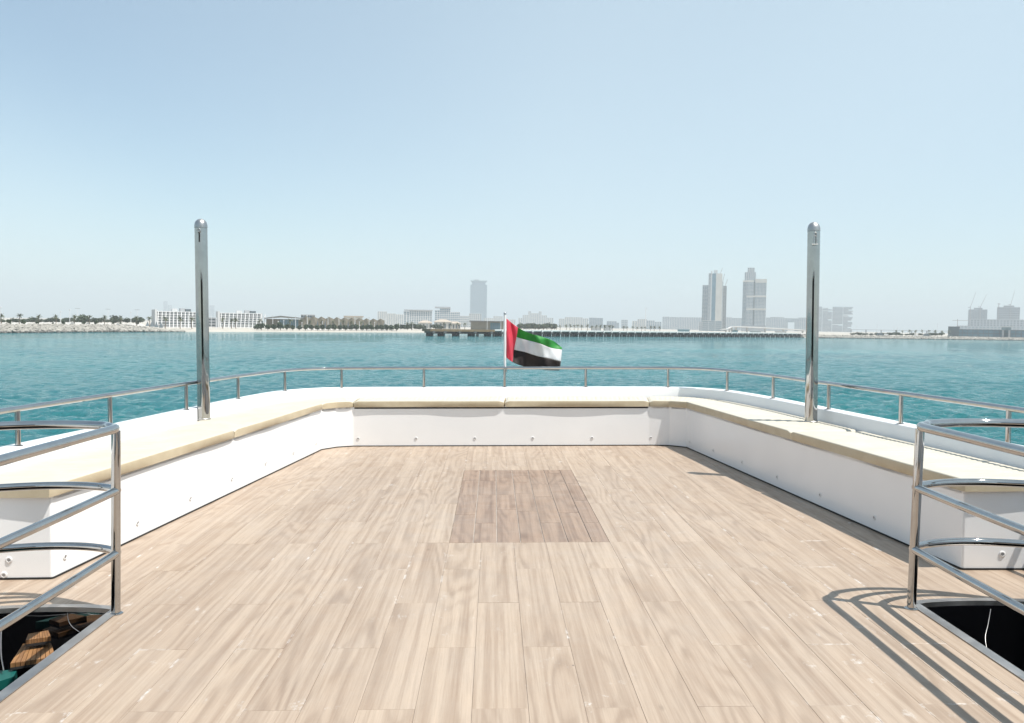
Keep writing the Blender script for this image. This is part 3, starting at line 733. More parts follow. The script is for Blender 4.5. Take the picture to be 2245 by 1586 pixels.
def slats(parent, oo, pts, n, z, th=0.02, name='tread_or_reflection'):
    """teak tread: a frame with n slats between two edge lines"""
    a0, a1, b0, b1 = [Vector(p) for p in pts]      # near edge a0-a1, far edge b0-b1
    base = MB(); base.prism([((p.x-oo.x), (p.y-oo.y)) for p in (a0, a1, b1, b0)], z-th-0.012-oo.z, z-th-oo.z); t_ = base.build(name, M['caulk'], parent)
    for i in range(n):
        f0, f1 = (i+0.06)/n, (i+0.94)/n
        q = [a0.lerp(a1, f0), a0.lerp(a1, f1), b0.lerp(b1, f1), b0.lerp(b1, f0)]
        m_ = MB(); m_.prism([((p.x-oo.x), (p.y-oo.y)) for p in q], z-th-oo.z, z-oo.z); m_.build('slat', M['teak'], t_)
def below(px, py, z): return deck(px, py, z)
for z, q in ((-0.14, ((22, 1455), (122, 1440), (50, 1412), (110, 1402))), (-0.09, ((56, 1404), (112, 1396), (62, 1390), (106, 1382)))):
    slats(wl, oo, [deck(*p, z) for p in q], 9, z)  # these upper slats stand in for a teak reflection in the glass wall
for i in range(4):
    z = -1.45-0.2*i; slats(wl, oo, [Vector((CX-2.75, 3.9-0.22*i, 0)), Vector((CX-2.1, 3.9-0.22*i, 0)), Vector((CX-2.75, 4.14-0.22*i, 0)), Vector((CX-2.1, 4.14-0.22*i, 0))], 5, z)
m_ = MB(); q = [deck(148, 1342, -0.02), deck(150, 1360, -0.04), deck(158, 1374, -0.06), deck(174, 1386, -0.075)]
m_.tube([p - oo for p in spline(q, 5)], 0.0016, 8); m_.build('white_cable', M['steel_flat'], wl, 60)
m_ = MB(); q = [deck(3, 1370, -0.05), deck(2, 1410, -0.10), deck(3, 1440, -0.13), deck(8, 1470, -0.16)]
m_.tube([p - oo for p in spline(q, 5)], 0.003, 8); m_.build('white_cable', M['steel_flat'], wl, 60)
m_ = MB(); a, b, c2, d2 = deck(-80, 1520, -0.18), deck(30, 1484, -0.18), deck(38, 1468, -0.18), deck(-80, 1476, -0.18)
m_.prism([(p.x-oo.x, p.y-oo.y) for p in (a, b, c2, d2)], -0.22-oo.z, -0.18-oo.z); m_.build('teal_pad', M['teal'], wl)
wl, oo = stairwell(1, 'starboard', (1998, 1335), 0.026)
m_ = MB(); q = [deck(2172, 1336, -0.02), deck(2166, 1370, -0.06), deck(2160, 1398, -0.10), deck(2164, 1425, -0.14)]
m_.tube([p - oo for p in spline(q, 5)], 0.0016, 8); m_.build('white_cable', M['steel_flat'], wl, 60)
for pts, z in (([(2066, 1350), (2106, 1340), (2140, 1338), (2136, 1360), (2112, 1372), (2100, 1392), (2078, 1372)], -0.9), ([(2160, 1470), (2245, 1440), (2300, 1470), (2245, 1500)], -0.7)):
    m_ = MB(); P = [deck(*p, z) for p in pts]; P = [Vector((p.x, 2*(OP_Y1+0.1)-p.y, 0)) for p in P]; m_.prism([(p.x-oo.x, p.y-oo.y) for p in P], z-0.02-oo.z, z-oo.z); m_.build('teal_pad', M['teal'], wl)  # invented pads, set where the glass wall mirrors them as a green reflection
for i in range(6):
    z = -0.75-0.26*i; slats(wl, oo, [Vector((CX+2.1, 3.9-0.22*i, 0)), Vector((CX+2.75, 3.9-0.22*i, 0)), Vector((CX+2.1, 4.14-0.22*i, 0)), Vector((CX+2.75, 4.14-0.22*i, 0))], 5, z)

# ---- deckhouse behind the viewer (it shows as the dark band mirrored in the poles)
dh = thing('deckhouse', 'white deckhouse with dark windows standing forward of the deck', 'deckhouse', (CX, -1.5, 0), 0, None, True)
m_ = MB(); m_.box((-3.15, -2.0, -0.1), (3.15, 0.0, 0.7)); m_.build('wall', M['gel'], dh)
for x0, x1 in ((-3.1, -1.06), (-1.02, 1.02), (1.06, 3.1)):
    m_ = MB(); m_.box((x0, -1.9, 0.705), (x1, -0.02, 2.3)); m_.build('window', M['glass'], dh)
m_ = MB(); m_.box((-3.2, -2.2, 2.31), (3.2, 0.15, 2.42)); m_.build('roof', M['gel'], dh)

for o in BOAT: o.matrix_basis = HEEL @ o.matrix_basis      # the whole boat heels with the viewer

# ================================================================== SEA AND SHORE (level world)
import numpy as np
def sea_mesh():
    """one sheet: real wind chop around the boat, easing to flat water out to the horizon"""
    rng = np.random.default_rng(11)
    NR, NA = 1150, 620
    r = 11.0*(900/11.0)**(np.linspace(0, 1, NR)); ang = np.linspace(R(-41), R(41), NA)
    rr, aa = np.meshgrid(r, ang, indexing='ij'); X, Y = rr*np.sin(aa), rr*np.cos(aa)
    step = np.maximum(rr*(math.log(900/11.0)/NR), rr*(R(82)/NA))
    Z = np.zeros_like(X); wx = X.copy(); wy = Y.copy()
    gust = np.zeros_like(X)
    for i in range(7):
        kx, ky = rng.normal(0, 0.022), rng.normal(0, 0.05); gust += np.sin(kx*X + ky*Y + rng.uniform(0, 6.28))
    gust = 1.0 + 0.16*gust
    for lam in np.geomspace(0.42, 4.5, 54):
        th = R(250) + rng.normal(0, 0.62); kk = 2*math.pi/lam; ph = rng.uniform(0, 6.28)
        amp = 0.0112*lam*(1.0 if lam < 1.6 else (1.6/lam)**0.75)
        w_ = np.clip(lam/(2.6*step) - 0.9, 0, 1)
        q = kk*(X*math.cos(th) + Y*math.sin(th)) + ph + 0.9*np.sin(0.21*kk*(Y*math.cos(th) - X*math.sin(th)) + 2*ph)
        Z += amp*w_*gust*(np.sin(q) + 0.22*np.cos(2*q))
    Z *= np.clip((870 - rr)/200, 0, 1)
    Z[-1, :] = 0; Z[:, 0] = 0; Z[:, -1] = 0
    V = np.stack([X, Y, Z + SEA], -1).reshape(-1, 3)
    i = np.arange(NR-1)[:, None]*NA + np.arange(NA-1)[None, :]
    Q = np.stack([i, i+NA, i+NA+1, i+1], -1).reshape(-1, 4)
    base = len(V); ext = []; faces = []
    R1, R2 = 900.0, 13000.0
    # outer skirt of flat water: beyond the chop, to both sides and astern of the viewer
    o0 = [(-9000, 9500), (9000, 9500), (9000, -3000), (-9000, -3000)]
    ring_out = [(NR-1)*NA + j for j in range(NA)]; left = [q*NA for q in range(NR)]; right = [q*NA + NA-1 for q in range(NR)]; inn_ = [j for j in range(NA)]
    ev = [(-9000, 9500, SEA), (9000, 9500, SEA), (9000, -3000, SEA), (-9000, -3000, SEA), (0, -3000, SEA), (0, 9500, SEA)]
    V = np.vstack([V, np.array(ev)]); a0, a1, a2, a3, a4, a5 = range(base, base+6)
    me = bpy.data.meshes.new('sea')
    polys = [tuple(x) for x in Q.tolist()]
    h = NA//2
    polys.append(tuple([a5] + [ring_out[j] for j in range(h, -1, -1)] + [a0]) [::-1])
    polys.append(tuple([a1] + [ring_out[j] for j in range(NA-1, h-1, -1)] + [a5])[::-1])
    polys.append(tuple([a0] + left[::-1] + inn_[1:h+1] + [a4, a3])[::-1])
    polys.append(tuple([a1, a2, a4] + inn_[h:] + right[1:])[::-1])
    me.from_pydata(V.tolist(), [], polys)
    me.polygons.foreach_set('use_smooth', [True]*len(polys)); me.materials.append(M['sea']); me.update()
    bm = bmesh.new(); bm.from_mesh(me); bm.faces.ensure_lookup_table()
    rev = [f for f in bm.faces if f.normal.z < 0]
    if rev: bmesh.ops.reverse_faces(bm, faces=rev)
    bm.to_mesh(me); bm.free(); return me
tag(obj('sea', sea_mesh()), 'calm turquoise sea with small wind ripples', None, None, 'structure')

M['sand'] = mat('pale_sand', (0.40, 0.375, 0.33), 0.9, 0, 0.12, 0.15, 0.2, world=True)
M['land'] = mat('dry_ground', (0.40, 0.37, 0.31), 0.95, 0, 0.2, 0.05, 0.2, world=True)
M['rock'] = mat('armour_rock', (0.31, 0.295, 0.265), 0.9, 0, 0.35, 0.45, 0.2, world=True)
M['wetrock'] = mat('wet_rock', (0.10, 0.095, 0.085), 0.6, 0, 0.3, 0.5, 0.4, world=True)
M['wwall'] = mat('white_wall', (0.70, 0.69, 0.67), 0.8, 0, 0.06, 0.3, 0.2)
M['bwhite'] = mat('white_render', (0.58, 0.58, 0.575), 0.75, 0, 0.08, 0.2, 0.3)
M['bcream'] = mat('cream_render', (0.62, 0.59, 0.54), 0.8, 0, 0.1, 0.1, 0.3)
M['bgrey'] = mat('grey_concrete', (0.40, 0.41, 0.42), 0.8, 0, 0.12, 0.1, 0.3)
M['bdark'] = mat('dark_cladding', (0.10, 0.125, 0.14), 0.5, 0, 0.2, 0.1, 0.5)
M['bglass'] = mat('blue_window_glass', (0.12, 0.215, 0.275), 0.15, 0, 0.25, 0.15, 0.6)
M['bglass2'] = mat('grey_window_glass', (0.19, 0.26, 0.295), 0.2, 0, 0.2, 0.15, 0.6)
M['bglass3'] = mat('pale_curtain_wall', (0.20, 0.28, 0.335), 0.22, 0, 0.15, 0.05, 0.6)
M['hotelglass'] = mat('hotel_window_glass', (0.15, 0.18, 0.20), 0.2, 0, 0.3, 0.3, 0.6, per_obj=0.35)
M['tan'] = mat('tan_boards', (0.27, 0.235, 0.18), 0.75, 0, 0.15, 0.4, 0.3)
M['roofdark'] = mat('dark_roof', (0.13, 0.12, 0.105), 0.7, 0, 0.15, 0.3, 0.3)
M['tanroof'] = mat('tan_roof', (0.40, 0.345, 0.285), 0.8, 0, 0.15, 0.3, 0.3)
M['lamp'] = mat('white_post_paint', (0.72, 0.72, 0.72), 0.5)
M['trunk'] = mat('palm_trunk', (0.17, 0.125, 0.085), 0.9, 0, 0.3, 2.0)
M['palm'] = mat('palm_fronds', (0.085, 0.10, 0.045), 0.7, 0, 0.35, 0.8, per_obj=0.2)
M['leaf'] = mat('clipped_tree_leaves', (0.045, 0.075, 0.028), 0.75, 0, 0.4, 1.0, per_obj=0.25)
M['leafd'] = mat('broad_tree_leaves', (0.075, 0.100, 0.058), 0.8, 0, 0.4, 0.4, per_obj=0.25)
M['pier'] = mat('pier_concrete', (0.50, 0.49, 0.46), 0.85, 0, 0.2, 0.3, 0.3)
M['pierbrown'] = mat('pier_timber_fascia', (0.19, 0.135, 0.075), 0.85, 0, 0.25, 0.4, 0.3)
M['pilecap'] = mat('shaded_concrete', (0.10, 0.105, 0.105), 0.85, 0, 0.3, 0.3, 0.3)  # the shade below the pier deck is put into the cap colour
M['pile'] = mat('dark_pile', (0.035, 0.036, 0.034), 0.8, 0, 0.4, 0.5, 0.3)  # near-black all over
M['steelred'] = mat('crane_steel', (0.30, 0.26, 0.24), 0.6)
LEVELS = [(-9999, 3.0), (305, 3.0), (350, 1.5), (1650, 1.5), (1760, 2.3), (9999, 2.3)]
def lz(px):
    for (a, za), (b_, zb_) in zip(LEVELS, LEVELS[1:]):
        if a <= px <= b_: return SEA + za + (zb_-za)*(px-a)/(b_-a)
CAMI = (HEEL @ CAM0).inverted()
def to_px(p): q = CAMI @ Vector(p); return PCX - F*q.x/q.z
shore_px = [(-700, 748), (-350, 738), (0, 730.5), (150, 729), (300, 728.3), (400, 728), (500, 728.2), (700, 728.6), (900, 729.4), (1100, 730.5), (1300, 731.5), (1500, 733.5), (1700, 737), (1760, 740.7), (1800, 741.5), (2000, 744), (2245, 747), (2600, 752), (3000, 757)]
SH = [onsea(*p) for p in shore_px]
SHs = resample(spline(SH, 6), 9.0)
def radial(p): v = Vector((p.x, p.y, 0)); return v.normalized()
prof = [(-6, SEA-0.9), (0, SEA-0.02), (3, 0.2), (14, 0.55), (30, 0.99), (60, 1.0)]
b = MB(); rg = []
for p in SHs:
    rd = radial(p); g_ = lz(max(-3000, min(3000, to_px(p)))); f_ = lambda z: SEA + (g_-SEA)*z if z > 0 else z
    rg.append([tuple(Vector((p.x, p.y, 0)) + rd*d + Vector((0, 0, f_(z)))) for d, z in prof] + [tuple(rd*8300 + Vector((0, 0, g_)))])
loft(b, rg)
land = b.build('beach', [M['sand']], None, 60); tag(land, 'pale sand beach and flat land along the far shore', None, None, 'structure')
bm = bmesh.new(); bm.from_mesh(land.data); bmesh.ops.recalc_face_normals(bm, faces=bm.faces)
if sum(f.normal.z for f in bm.faces) < 0: bmesh.ops.reverse_faces(bm, faces=bm.faces)
bm.to_mesh(land.data); bm.free()
def shore_at(px):
    for (a, A_), (b_, B_) in zip(zip(shore_px, SH), list(zip(shore_px, SH))[1:]):
        if a[0] <= px <= b_[0]: return A_.lerp(B_, (px-a[0])/(b_[0]-a[0]))
    return SH[-1]
def sd(px): return shore_at(px).y

# ---- rock revetments
ICO = [(-0.526,0,0.851),(0.526,0,0.851),(-0.526,0,-0.851),(0.526,0,-0.851),(0,0.851,0.526),(0,0.851,-0.526),(0,-0.851,0.526),(0,-0.851,-0.526),(0.851,0.526,0),(-0.851,0.526,0),(0.851,-0.526,0),(-0.851,-0.526,0)]
ICF = [(0,4,1),(0,9,4),(9,5,4),(4,5,8),(4,8,1),(8,10,1),(8,3,10),(5,3,8),(5,2,3),(2,7,3),(7,10,3),(7,6,10),(7,11,6),(11,0,6),(0,1,6),(6,1,10),(9,0,11),(9,11,2),(9,2,5),(7,2,11)]
def revetment(name, label, px0, px1, count, top, run, r0, r1, fade=None):
    b = MB()
    for i in range(count):
        t = random.random(); px = px0 + (px1-px0)*t; p = shore_at(px); rd = radial(p)
        s = random.random(); r = random.uniform(r0, r1)
        f = 1.0 if fade is None else max(0.12, min(1, (fade-px)/120.0))
        z = SEA + 0.1 + top*f*s; q = Vector((p.x, p.y, 0)) - rd*2.5 + rd*run*s*f
        b.mi = 1 if s < 0.10 else 0
        rot = Matrix.Rotation(random.uniform(0, 6.28), 3, Vector((random.uniform(-1, 1), random.uniform(-1, 1), random.uniform(-1, 1))).normalized())
        sc3 = Vector((random.uniform(0.8, 1.5), random.uniform(0.8, 1.2), random.uniform(0.55, 0.95)))
        vs = []
        for v in ICO:
            w_ = rot @ Vector(v); w_ = Vector((w_.x*sc3.x, w_.y*sc3.y, w_.z*sc3.z))*r*random.uniform(0.8, 1.15)
            vs.append((q.x+w_.x, q.y+w_.y, z+w_.z))
        b.add(vs, ICF)
    tag(b.build(name, [M['rock'], M['wetrock']]), label, 'rocks', None, 'stuff')
revetment('rock_breakwater', 'pale boulder breakwater along the left shore below the white wall', -260, 402, 2300, 3.3, 9.0, 0.55, 1.05, 402)
revetment('rock_revetment', 'low grey rubble revetment along the right shore', 1752, 2420, 3400, 2.4, 8.0, 0.5, 1.0)

# ---- white wall above the breakwater
wall = thing('shore_wall', 'long low white wall above the boulder breakwater', 'wall', far(150, 712, sd(150)+24), 0)
wo = wall.location.copy(); wall.location.z = lz(150); wo = wall.location.copy()
xs = [-250, -60, 40, 118, 212, 306]
for a, c in zip(xs, xs[1:]):
    pa, pc = far(a, 700, sd(a)+22 if a > -100 else sd(a)+22), far(c, 700, sd(c)+22)
    za = far((a+c)/2, 707 if a < 200 else 709.5, (pa.y+pc.y)/2).z
    t = (pc-pa); t.z = 0; t.normalize(); n2 = Vector((-t.y, t.x, 0))
    m_ = MB(); q = [pa+t*0.15, pc-t*0.15, pc-t*0.15+n2*0.5, pa+t*0.15+n2*0.5]; m_.prism([(p.x-wo.x, p.y-wo.y) for p in q], -0.4, za-lz(150)); m_.build('wall_panel', M['wwall'], wall)
pa, pc = far(306, 700, sd(306)+22), far(318, 700, sd(318)+22)
za = far(306, 709.5, pa.y).z - lz(150)
m_ = MB(); m_.add([(pa.x-wo.x, pa.y-wo.y, -0.3), (pc.x-wo.x, pc.y-wo.y, -0.3), (pc.x-wo.x, pc.y-wo.y, 0.1), (pa.x-wo.x, pa.y-wo.y, za), (pa.x-wo.x, pa.y-wo.y+0.5, -0.3), (pc.x-wo.x, pc.y-wo.y+0.5, -0.3), (pc.x-wo.x, pc.y-wo.y+0.5, 0.1), (pa.x-wo.x, pa.y-wo.y+0.5, za)], [(0,1,2,3),(7,6,5,4),(3,2,6,7),(1,5,6,2),(0,3,7,4)]); m_.build('wall_ramp', M['wwall'], wall)

# ---- vegetation
def frond(b, ang, el, L, wd, droop, rnd):
    c, s = math.cos(ang), math.sin(ang); pts = []; p = Vector((0, 0, 0)); e = el; n = 5
    for i in range(n+1):
        pts.append(p.copy()); p = p + Vector((c*math.cos(e), s*math.cos(e), math.sin(e)))*(L/n); e -= droop/n
    side = Vector((-s, c, 0)); vs = []
    for i, q in enumerate(pts):
        ww = wd*(0.35+0.65*math.sin(math.pi*min(0.97, (i+0.6)/n*0.9)))
        vs += [q + side*ww - Vector((0, 0, ww*0.55)), q, q - side*ww - Vector((0, 0, ww*0.55))]
    b.add(vs, [(i*3+j, i*3+j+1, i*3+j+4, i*3+j+3) for i in range(n) for j in (0, 1)])
def palm_meshes(seed):
    rnd = random.Random(seed); b = MB()
    b.tube([(0, 0, 0), (0.04*rnd.uniform(-1, 1), 0.05, 0.35), (0.02, 0.03, 0.72)], 0.034, 8, True, 0.026); tr = b.mesh('trunk', M['trunk'], 60)
    b = MB()
    for i in range(30):
        e = rnd.uniform(-0.35, 1.35); frond(b, rnd.uniform(0, 6.28), e, rnd.uniform(0.26, 0.36), 0.028, rnd.uniform(0.9, 1.7), rnd)
    me = b.mesh('crown', M['palm']); return tr, me
PALMS = [palm_meshes(s) for s in range(4)]
def palm(px, ytop, d, label, group, zb=None, kk=0):
    g = far(px, 715, d); zb = lz(px) if zb is None else zb; H = far(px, ytop, d).z - zb
    o = thing('palm_tree', label, 'palm', (g.x, g.y, zb), random.uniform(0, 6.28), group); o.scale = (H, H, H)
    tr, cr_ = PALMS[kk % 4]; obj('trunk', tr, o); obj('crown', cr_, o, (0.02, 0.03, 0.72)); return o
for i, (x, y) in enumerate(((4, 686), (43, 685), (85, 687), (122, 688), (163, 688.5), (197, 689), (230, 689.5), (265, 690), (299, 691), (328, 691.5), (362, 691), (395, 691.5), (421, 692.5))):
    palm(x, y, sd(x)+16+random.uniform(0, 4), f'{nth(i)} palm from the left above the boulder breakwater', 'palms above the breakwater', None, i)
def leafball(b, c, r, n, rnd, sz):
    for i in range(n):
        v = Vector((rnd.gauss(0, 1), rnd.gauss(0, 1), rnd.gauss(0, 1))).normalized()*(rnd.uniform(0.45, 1.0)**0.5)
        k_ = 1 + 0.28*mnoise.noise(v*1.7 + Vector(c))
        p = Vector((c[0]+v.x*r[0]*k_, c[1]+v.y*r[1]*k_, c[2]+v.z*r[2]*k_))
        a = Vector((rnd.gauss(0, 1), rnd.gauss(0, 1), rnd.gauss(0, 1))).normalized(); t = a.orthogonal().normalized(); u = a.cross(t); s = sz*rnd.uniform(0.6, 1.3)
        b.add([p+t*s, p+u*s, p-t*s, p-u*s], [(0, 1, 2, 3)])
def tree_meshes(seed, wide, tall, n, m, stem, lf=0.055):
    rnd = random.Random(seed); b = MB(); b.tube([(0, 0, -0.05), (0.01, 0, stem+0.25)], 0.035, 6, True, 0.025)
    for q in range(4): a = rnd.uniform(0, 6.28); b.tube([(0, 0, stem), (wide*0.35*math.cos(a), wide*0.35*math.sin(a), stem+tall*0.5)], 0.02, 5, True, 0.008)
    tr = b.mesh('trunk', M['trunk']); b = MB()
    for q in range(7):
        a = rnd.uniform(0, 6.28); rr = rnd.uniform(0.1, 0.5)*wide; leafball(b, (rr*math.cos(a), rr*math.sin(a), stem+tall*rnd.uniform(0.3, 0.62)), (wide*0.55, wide*0.55, tall*0.4), n//7, rnd, lf)
    return tr, b.mesh('crown', m)
CLIP = [tree_meshes(10+i, 0.36, 0.72, 420, M['leaf'], 0.26, 0.085) for i in range(4)]
BROAD = [tree_meshes(30+i, 0.62, 0.9, 560, M['leafd'], 0.1, 0.07) for i in range(4)]
def tree(kind, px, ytop, ybase, d, label, group, name='round_tree', wide=1.0, kk=0, cat='tree', zb=None):
    g = far(px, ybase, d); zb = max(lz(px) - 0.05, g.z) if zb is None else zb; H = far(px, ytop, d).z - zb
    o = thing(name, label, cat, (g.x, g.y, zb), random.uniform(0, 6.28), group); o.scale = (H*wide, H*wide, H)
    tr, cr_ = kind[kk % 4]; obj('trunk', tr, o); obj('crown', cr_, o); return o
rnd = random.Random(3)
hedge = [(-14 + 11.2*i + rnd.uniform(-3, 3), rnd.uniform(694.5, 700.5), rnd.uniform(1.0, 1.5)) for i in range(30)] + [(180, 688.5, 0.95), (250, 689.5, 0.98)]
for i, (x, y, wd) in enumerate(sorted(hedge)):
    tree(BROAD, x, y, 708, 520 + rnd.uniform(0, 70), f'{nth(i)} dark broad tree from the left behind the white shore wall', 'broad trees behind the white wall', 'broad_tree', wd*1.25, i)
for i, (x, y) in enumerate(((20, 701), (51, 701), (82, 704), (117, 707), (139, 703), (183, 704), (210, 703), (247, 706), (265, 707), (301, 705))):
    tree(CLIP, x, y, 714, sd(x)+18, f'{nth(i)} small young tree from the left standing before the white shore wall', 'young trees before the white wall', 'young_tree', 1.2, i)
# round clipped trees along the beach
xs = [563, 573, 587, 601, 615, 629, 642, 657, 670, 683, 696, 708, 720, 732.5, 745, 757, 769.5, 782, 794, 804, 815, 827, 837.5, 848, 858, 869]
for i, x in enumerate(xs):
    tree(CLIP, x, rnd.uniform(710.5, 713) if i > 4 else rnd.uniform(706.5, 712), 722, sd(x)+15, f'{nth(i)} round clipped tree from the left along the white beach terrace', 'clipped trees on the beach terrace', 'round_tree', 1.35, i, 'tree', SEA+0.8)
for i, x in enumerate((878, 886, 894, 902, 912, 921, 929, 955, 966)):
    tree(BROAD, x, rnd.uniform(709, 714), 722, sd(x)+45, f'{nth(i)} low green bush right of the clipped beach trees, counting from them', 'bushes before the pale flats', 'bush', 1.9, i, 'bush')
for i, (x, y) in enumerate(((488, 695), (508, 697), (517, 695), (570, 697), (636, 697), (660, 698), (680, 700), (705, 700), (730, 701), (752, 701), (770, 702), (792, 702), (812, 703), (893, 705), (903, 704), (973, 705), (988, 707), (1003, 706), (1019, 706))):
    palm(x, y, sd(x)+42, f'{nth(i)} slim palm from the left among the beach buildings', 'palms among the beach buildings', None, i)
for i in range(22):
    x = 1143 + i*9.6 + rnd.uniform(-2, 2); palm(x, 707 + rnd.uniform(0, 4) + (x-1143)*0.014, 830 + rnd.uniform(-15, 15), f'{nth(i)} tiny palm from the left beyond the pier, right of the flag', 'palms beyond the pier', None, i)
for i in range(9):
    x = 1366 + i*10 + rnd.uniform(-2, 2); palm(x, 713 + rnd.uniform(0, 3), 880, f'{nth(i)} tiny palm from the left beyond the pier near the tall mast', 'palms near the mast', None, i)
for i, x in enumerate((1965, 1979, 1994, 2008, 2022, 2037, 2051, 2066, 2081)):
    palm(x, 722 + rnd.uniform(0, 2), 900, f'{nth(i)} small palm from the left on the right shore before the terminal', 'palms on the right shore', None, i)
for i in range(10):
    x = 1140 + i*8.5; tree(BROAD, x, 707.5 + rnd.uniform(0, 3), 722, 850, f'{nth(i)} dull brown-green tree from the left in the grove behind the flag', 'grove behind the flag', 'broad_tree', 1.3, i)

# ---- lamp posts and masts on the shore
def lamp(px, ytop, d, label, arm=False, r=0.14):
    g = far(px, 715, d); H = far(px, ytop, d).z - lz(px)
    o = thing('lamp_post', label, 'lamp post', (g.x, g.y, lz(px)), 0, 'slim posts along the shore')
    b = MB(); b.tube([(0, 0, 0), (0, 0, H)], r, 8, True, r*0.7); b.build('post', M['lamp'], o, 60)
    b = MB()
    if arm: b.box((-1.8, -0.2, H), (1.8, 0.2, H+0.25))
    else: b.box((-r*1.6, -r*1.6, H), (r*1.6, r*1.6, H+0.5))
    b.build('lamp_head', M['bgrey'] if arm else M['lamp'], o)
L1_ = [(2, 676), (133, 685), (153, 681), (287, 686), (412, 695), (463, 695)]
for i, (x, y) in enumerate(L1_): lamp(x, y, sd(x)+20, f'{nth(i)} slim white post from the left on the breakwater shore', False, 0.16)
for i, (x, y) in enumerate(((170, 677), (237, 678.5), (301, 680))): lamp(x, y, 640, f'{nth(i)} tall street light from the left, far behind the white wall', True, 0.14)
for i, (x, y) in enumerate(((474, 699), (491, 703), (503, 696), (546, 702), (579, 696), (598, 694), (610, 706), (622, 704), (648, 695), (662, 709), (673.5, 693), (707, 707), (719, 696), (743, 696), (778, 697), (788, 707), (809, 697), (821, 708), (846, 699), (876, 700), (905, 706), (936, 703), (1028, 704), (1068, 703), (1098, 704))):
    lamp(x, y, sd(x)+28, f'{nth(i)} slim white post from the left among the beach buildings', False, 0.2)
lamp(1415, 676, 1100, 'tall thin mast rising beyond the pier', True, 0.5)
for i, (x, y) in enumerate(((1879, 716), (1923, 713), (1960, 717), (1968, 718), (2055, 711))): lamp(x, y, 950, f'{nth(i)} thin dark post from the left on the right shore', False, 0.16)

# ---- buildings
def bld(name, label, px0, px1, ytop, d, ang=0, cat='building', group=None, zb=None):
    pm_ = (px0+px1)/2; g = far(pm_, 715, d); w_ = (px1-px0)/F*g.y; H = far(pm_, ytop, d).z - lz(pm_)
    yaw = -math.atan2(g.x, g.y)
    o = thing(name, label, cat, (g.x, g.y, lz(pm_)), yaw + R(ang), group); return o, w_, H
def grid(o, x0, x1, z0, z1, yf, depth, fl_n, bays, wm, gm, pier=0.25, slabh=0.3, proud=0.5, name='wall'):
    """glazed core with real floor bands and piers standing proud of it"""
    b = MB(); b.box((x0+0.05, yf+proud, z0), (x1-0.05, yf+depth, z1-0.05)); b.build('glazing', gm, o)
    b = MB(); fh = (z1-z0)/fl_n
    for i in range(fl_n+1):
        z = z0 + i*fh; t = fh*slabh/2; b.box((x0, yf+0.004, max(z0, z-t)), (x1, yf+depth+0.05, z+t))
    bw_ = (x1-x0)/bays
    for i in range(bays+1):
        x = x0 + i*bw_; t = bw_*pier/2
        xa, xb = max(x0-0.03, x-t), min(x1+0.03, x+t)
        b.box((xa, yf, z0-0.01), (xb, yf+depth*0.999 if i in (0, bays) else yf+proud+0.2, z1+fh*slabh/2+0.02))
    w_ = b.build(name, wm, o); w_['kind'] = 'stuff'; return w_
def hotel(label, px0, px1, ytop, d, ang):
    o, w_, H = bld('terraced_hotel', label, px0, px1, ytop, d, ang)
    fl_n, nb_ = 6, 11; fh = H/(fl_n+0.9); x0, x1 = -w_/2, w_/2
    b = MB(); b.box((x0, -2, 0), (x0+w_*0.045, 16, H)); b.box((x0+w_*0.045, 6.5, 0), (x1-w_*0.02, 16, H-fh*0.5)); b.build('wall', M['bwhite'], o)
    bw_ = (w_*0.93)/nb_
    win = MB(); win.box((-bw_*0.33, 0, 0), (bw_*0.33, 0.3, fh*0.5)); wme = win.mesh('window', M['hotelglass'])
    for f in range(fl_n):
        back = f*1.05; xr = x1 - f*w_*0.012
        s = MB(); s.box((x0+w_*0.045, -3.2+back, f*fh), (xr, 6.6, f*fh+fh*0.34)); s.build('balcony', M['bwhite'], o)
        for q in range(nb_):
            x = x0 + w_*0.055 + bw_*(q+0.5)
            if x + bw_*0.3 > xr: continue
            if f: obj('window', wme, o, (x + (f % 2)*bw_*0.1, -1.3+back, f*fh+fh*0.38))
        m2 = MB(); m2.box((x0+w_*0.05, -1.0+back, f*fh+fh*0.34), (xr-0.1, 6.6, (f+1)*fh)); m2.build('storey', M['bwhite'], o)
    for q in range(nb_+1):       # leaning fins that follow the terraces
        x = x0 + w_*0.05 + bw_*q; f_ = MB(); t = 0.22
        f_.add([(x-t, -3.6, 0), (x+t, -3.6, 0), (x+t+bw_*0.5, -3.6+fl_n*1.05, fl_n*fh), (x-t+bw_*0.5, -3.6+fl_n*1.05, fl_n*fh), (x-t, -2.2, 0), (x+t, -2.2, 0), (x+t+bw_*0.5, -2.2+fl_n*1.05, fl_n*fh), (x-t+bw_*0.5, -2.2+fl_n*1.05, fl_n*fh)], [(0,1,2,3),(5,4,7,6),(0,3,7,4),(1,5,6,2),(3,2,6,7)])
        f_.build('fin', M['bwhite'], o)
    pr = MB(); pr.box((x0+w_*0.045, 3.0, fl_n*fh+0.01), (x1-w_*0.07, 7, fl_n*fh+fh*0.25)); pr.build('parapet', M['bwhite'], o)
    for xa, xb, hh_, m2 in ((0.1, 0.2, 0.75, 'bgrey'), (0.22, 0.34, 0.5, 'bdark'), (-0.08, 0.04, 0.55, 'bwhite')):
        pl = MB(); pl.box((xa*w_, 8, H-fh*0.48), (xb*w_, 13, H+fh*hh_)); pl.build('roof_plant', M[m2], o)
    return o
hotel('white terraced hotel just left of the port steel pole', 343, 436, 680, 560, 8)
hotel('white terraced hotel between the port steel pole and the dark-roofed pavilion', 480, 578, 684, 640, 6)
o, w_, H = bld('parking_block', 'low open-sided grey block beside the second terraced hotel', 458, 486, 698, 660); grid(o, -w_/2, w_/2, 0, H, 0, 14, 3, 4, M['bgrey'], M['bdark'], 0.1, 0.4)
